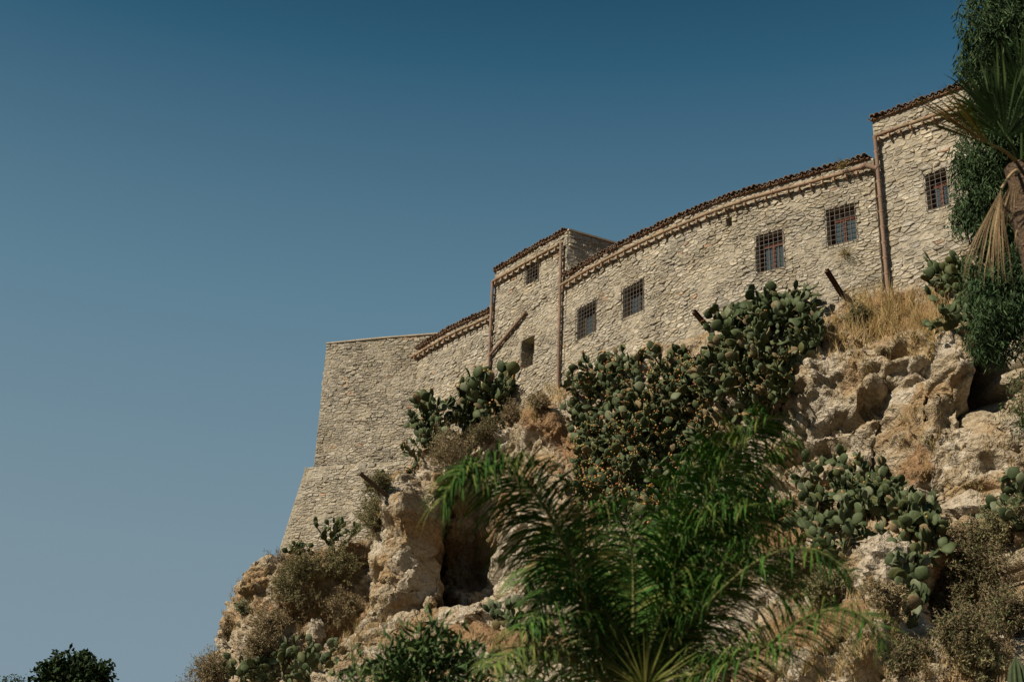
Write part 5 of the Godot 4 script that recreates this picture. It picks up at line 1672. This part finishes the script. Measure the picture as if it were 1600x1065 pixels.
func small_things() -> void:
	rng.seed = 801
	# iron beams jutting from the wall
	for b in [["rusty_beam", "rusty iron beam jutting from the wall above the golden grass", main_f, 1316, 462, -0.95, 0.62], ["rusty_beam", "dark iron beam jutting from the wall between the cactus thickets", main_f, 1108, 516, -1.05, 0.55]]:
		var q := face_hit(b[2], b[3], b[4])
		var fr := face_frame(b[2], q.x)
		var n3 := Vector3(fr[2].x, 0, fr[2].y)
		var p0 := fpos(b[2], q.x, q.y, -0.15)
		var tip: Vector3 = at_depth(b[3] - 24, b[4] - 40 if b[3] > 1200 else b[4] - 30, (p0 - eye).length() - 0.75)
		var d := (tip - p0).normalized()
		var l := (tip - p0).length() / 2
		var x := d.cross(Vector3.UP).normalized()
		var y := x.cross(d)
		var mb := MB.new()   # an I section: two flanges and a web
		mb.box((p0 + tip) / 2 + y * 0.06, d * l, y * 0.012, x * 0.06)
		mb.box((p0 + tip) / 2 - y * 0.06, d * l, y * 0.012, x * 0.06)
		mb.box((p0 + tip) / 2, d * (l - 0.001), y * 0.048, x * 0.012)
		var o := part(mb, b[0], M.rust)
		tag(o, b[1], "beam")
	# log end by the bastion foot
	var h := hit(575, 742)
	if h:
		var mb := MB.new()
		mb.col = Color(0.6, 0.45, 0.35)
		var tip: Vector3 = at_depth(562, 739, (h[0] - eye).length() - 0.4)
		mb.tube([h[0], h[0].lerp(tip, 0.5), tip], [0.08, 0.085, 0.075], 8)
		tag(part(mb, "log_stub", M.bark), "short broken log sticking out beside the bastion foot", "log")
	# boulders
	for b in [["boulder", "whitish boulder beside the straggling prickly pear", 1382, 880, 0.55], ["boulder", "pale boulder lying in the dry grass below the bastion", 497, 975, 0.35]]:
		var q := hit(b[2], b[3] + 10)
		var mb := MB.new()
		var nz := noise(FastNoiseLite.TYPE_SIMPLEX_SMOOTH, 1.6, 4, 811 + int(b[2]))
		var R: float = b[4]
		var f := func(i: int, j: int) -> Vector3:
			var a := TAU * i / 28.0
			var e := PI * j / 18.0 - PI / 2
			var d := Vector3(cos(e) * cos(a), sin(e), cos(e) * sin(a))
			return q[0] + d * Vector3(1, 1.25, 0.9) * R * (1.0 + 0.45 * nz.get_noise_3dv(d * 1.2) + 0.12 * nz.get_noise_3dv(d * 5.0)) + Vector3.UP * R * 0.3
		for i in 28:
			for j in 18:
				var a: Vector3 = f.call(i, j)
				mb.quad(a, f.call((i + 1) % 28, j), f.call((i + 1) % 28, j + 1), f.call(i, j + 1), a - q[0])
		tag(part(mb, b[0], M.boulder), b[1], "boulder")
	# ribbed column cactus in the bottom corner
	var cb := at_depth(1592, 1065, 17.0)
	var o2 := MB.new()
	var hgt := at_depth(1592, 1022, 17.0).y
	var rows := 40
	for j in rows:
		for k in 36:
			var g := func(kk: int, jj: int) -> Vector3:
				var a := TAU * kk / 36.0
				var f := float(jj) / rows
				var r := 0.14 * (1.0 + 0.16 * cos(a * 12.0)) * sqrt(maxf(0.0, 1.0 - pow(f, 14)))
				return Vector3(cb.x + r * cos(a), hgt * f, cb.z + r * sin(a))
			var p: Vector3 = g.call(k, j)
			o2.quad(p, g.call((k + 1) % 36, j), g.call((k + 1) % 36, j + 1), g.call(k, j + 1), p - Vector3(cb.x, p.y - 0.01, cb.z))
	tag(part(o2, "column_cactus", M.pads[0]), "dark ribbed column cactus at the foot of the cliff", "cactus")
	# plants rooted in the masonry
	var tufts := [[1322, 398, 0.45, [Color(0.36, 0.28, 0.15), Color(0.28, 0.24, 0.11)], "dry tuft growing from the wall under the boarded window", 110], [1340, 408, 0.22, [Color(0.10, 0.12, 0.04), Color(0.14, 0.15, 0.06)], "green sprig growing from the wall under the boarded window", 40], [1322, 264, 0.3, [Color(0.20, 0.17, 0.07), Color(0.27, 0.2, 0.09)], "dry weeds sprouting over the clay gutter", 110], [1328, 425, 0.2, [Color(0.16, 0.16, 0.06)], "faint weeds in the joints above the golden grass", 30]]
	for t in tufts:
		var q := face_hit(main_f, t[0], t[1])
		var fr := face_frame(main_f, q.x)
		var n3 := Vector3(fr[2].x, 0, fr[2].y)
		var p := fpos(main_f, q.x, q.y, 0.3 if t[1] < 300 else 0.02)
		var mb := MB.new()
		for i in t[5]:
			mb.col = t[3][rng.randi() % t[3].size()] * rng.randf_range(0.8, 1.2)
			var d: Vector3 = (n3 * 0.8 + Vector3.UP * 0.4 + rand_dir() * 0.9).normalized()
			blade(mb, p + rand_dir() * 0.1 - n3 * 0.03, d, t[2] * rng.randf_range(0.5, 1.2), 0.007, Vector3.DOWN * 0.6)
		tag(part(mb, "wall_weed", M.grass), t[4], "weed")

func _ready() -> void:
	# ---- camera
	var th := deg_to_rad(PITCH)
	var ro := deg_to_rad(ROLL)
	fw = Vector3(0, sin(th), -cos(th))
	var u0 := Vector3(0, cos(th), sin(th))
	up = u0 * cos(ro) - Vector3.RIGHT * sin(ro)
	rt = Vector3.RIGHT * cos(ro) + u0 * sin(ro)
	var cam := Camera3D.new()
	cam.name = "camera"
	add_child(cam)
	cam.transform = Transform3D(Basis(rt, up, -fw), eye)
	var lens := CameraAttributesPhysical.new()
	lens.frustum_focal_length = 50.07
	lens.frustum_near = 0.05
	lens.frustum_far = 4000.0
	lens.frustum_focus_distance = 46.0
	lens.exposure_aperture = 2.3
	cam.attributes = lens
	# ---- sky and sun
	var env := Environment.new()
	env.background_mode = Environment.BG_SKY
	# clear air: the colour of the sky at heights above the horizon in degrees, dust-pale below, deep blue above
	var air := [[-90.0, 0.10, 0.085, 0.065], [-3.0, 0.16, 0.15, 0.13], [0.0, 0.24, 0.31, 0.35], [10.0, 0.215, 0.30, 0.355], [16.0, 0.191, 0.279, 0.337], [26.0, 0.112, 0.216, 0.292], [36.0, 0.030, 0.106, 0.18], [41.0, 0.010, 0.054, 0.105], [60.0, 0.008, 0.042, 0.09], [90.0, 0.008, 0.04, 0.085]]
	var im := Image.create(16, 512, false, Image.FORMAT_RGBF)
	for y in 512:
		var deg := 90.0 - (y + 0.5) / 512.0 * 180.0
		var k := 0
		while k < air.size() - 2 and air[k + 1][0] < deg: k += 1
		var f: float = (deg - air[k][0]) / (air[k + 1][0] - air[k][0])
		var c := Color(air[k][1], air[k][2], air[k][3]).lerp(Color(air[k + 1][1], air[k + 1][2], air[k + 1][3]), f)
		for x in 16: im.set_pixel(x, y, Color(c.r, c.g, c.b) / EXPOSURE)
	var sky := PanoramaSkyMaterial.new()
	sky.panorama = ImageTexture.create_from_image(im)
	env.sky = Sky.new()
	env.sky.sky_material = sky
	env.tonemap_mode = Environment.TONE_MAPPER_LINEAR
	env.tonemap_exposure = EXPOSURE
	env.sdfgi_enabled = true
	env.ssao_enabled = true
	env.ssil_enabled = true
	var we := WorldEnvironment.new()
	we.name = "environment"
	we.environment = env
	add_child(we)
	var sun := DirectionalLight3D.new()
	sun.name = "sun"
	add_child(sun)
	var el := deg_to_rad(38.0)
	var to_sun := Vector3(-0.86 * cos(el), sin(el), 0.51 * cos(el)).normalized()
	sun.look_at_from_position(to_sun * 100.0, Vector3.ZERO)
	sun.light_energy = 1.6
	sun.light_color = Color(1.0, 0.948, 0.86)
	sun.light_angular_distance = 0.53
	sun.shadow_enabled = true
	# ---- the place
	make_materials()
	plan_fortress()
	build_cliff()
	build_fortress()
	print("fortress ", Time.get_ticks_msec())
	build_plants()
	print("done ", Time.get_ticks_msec())
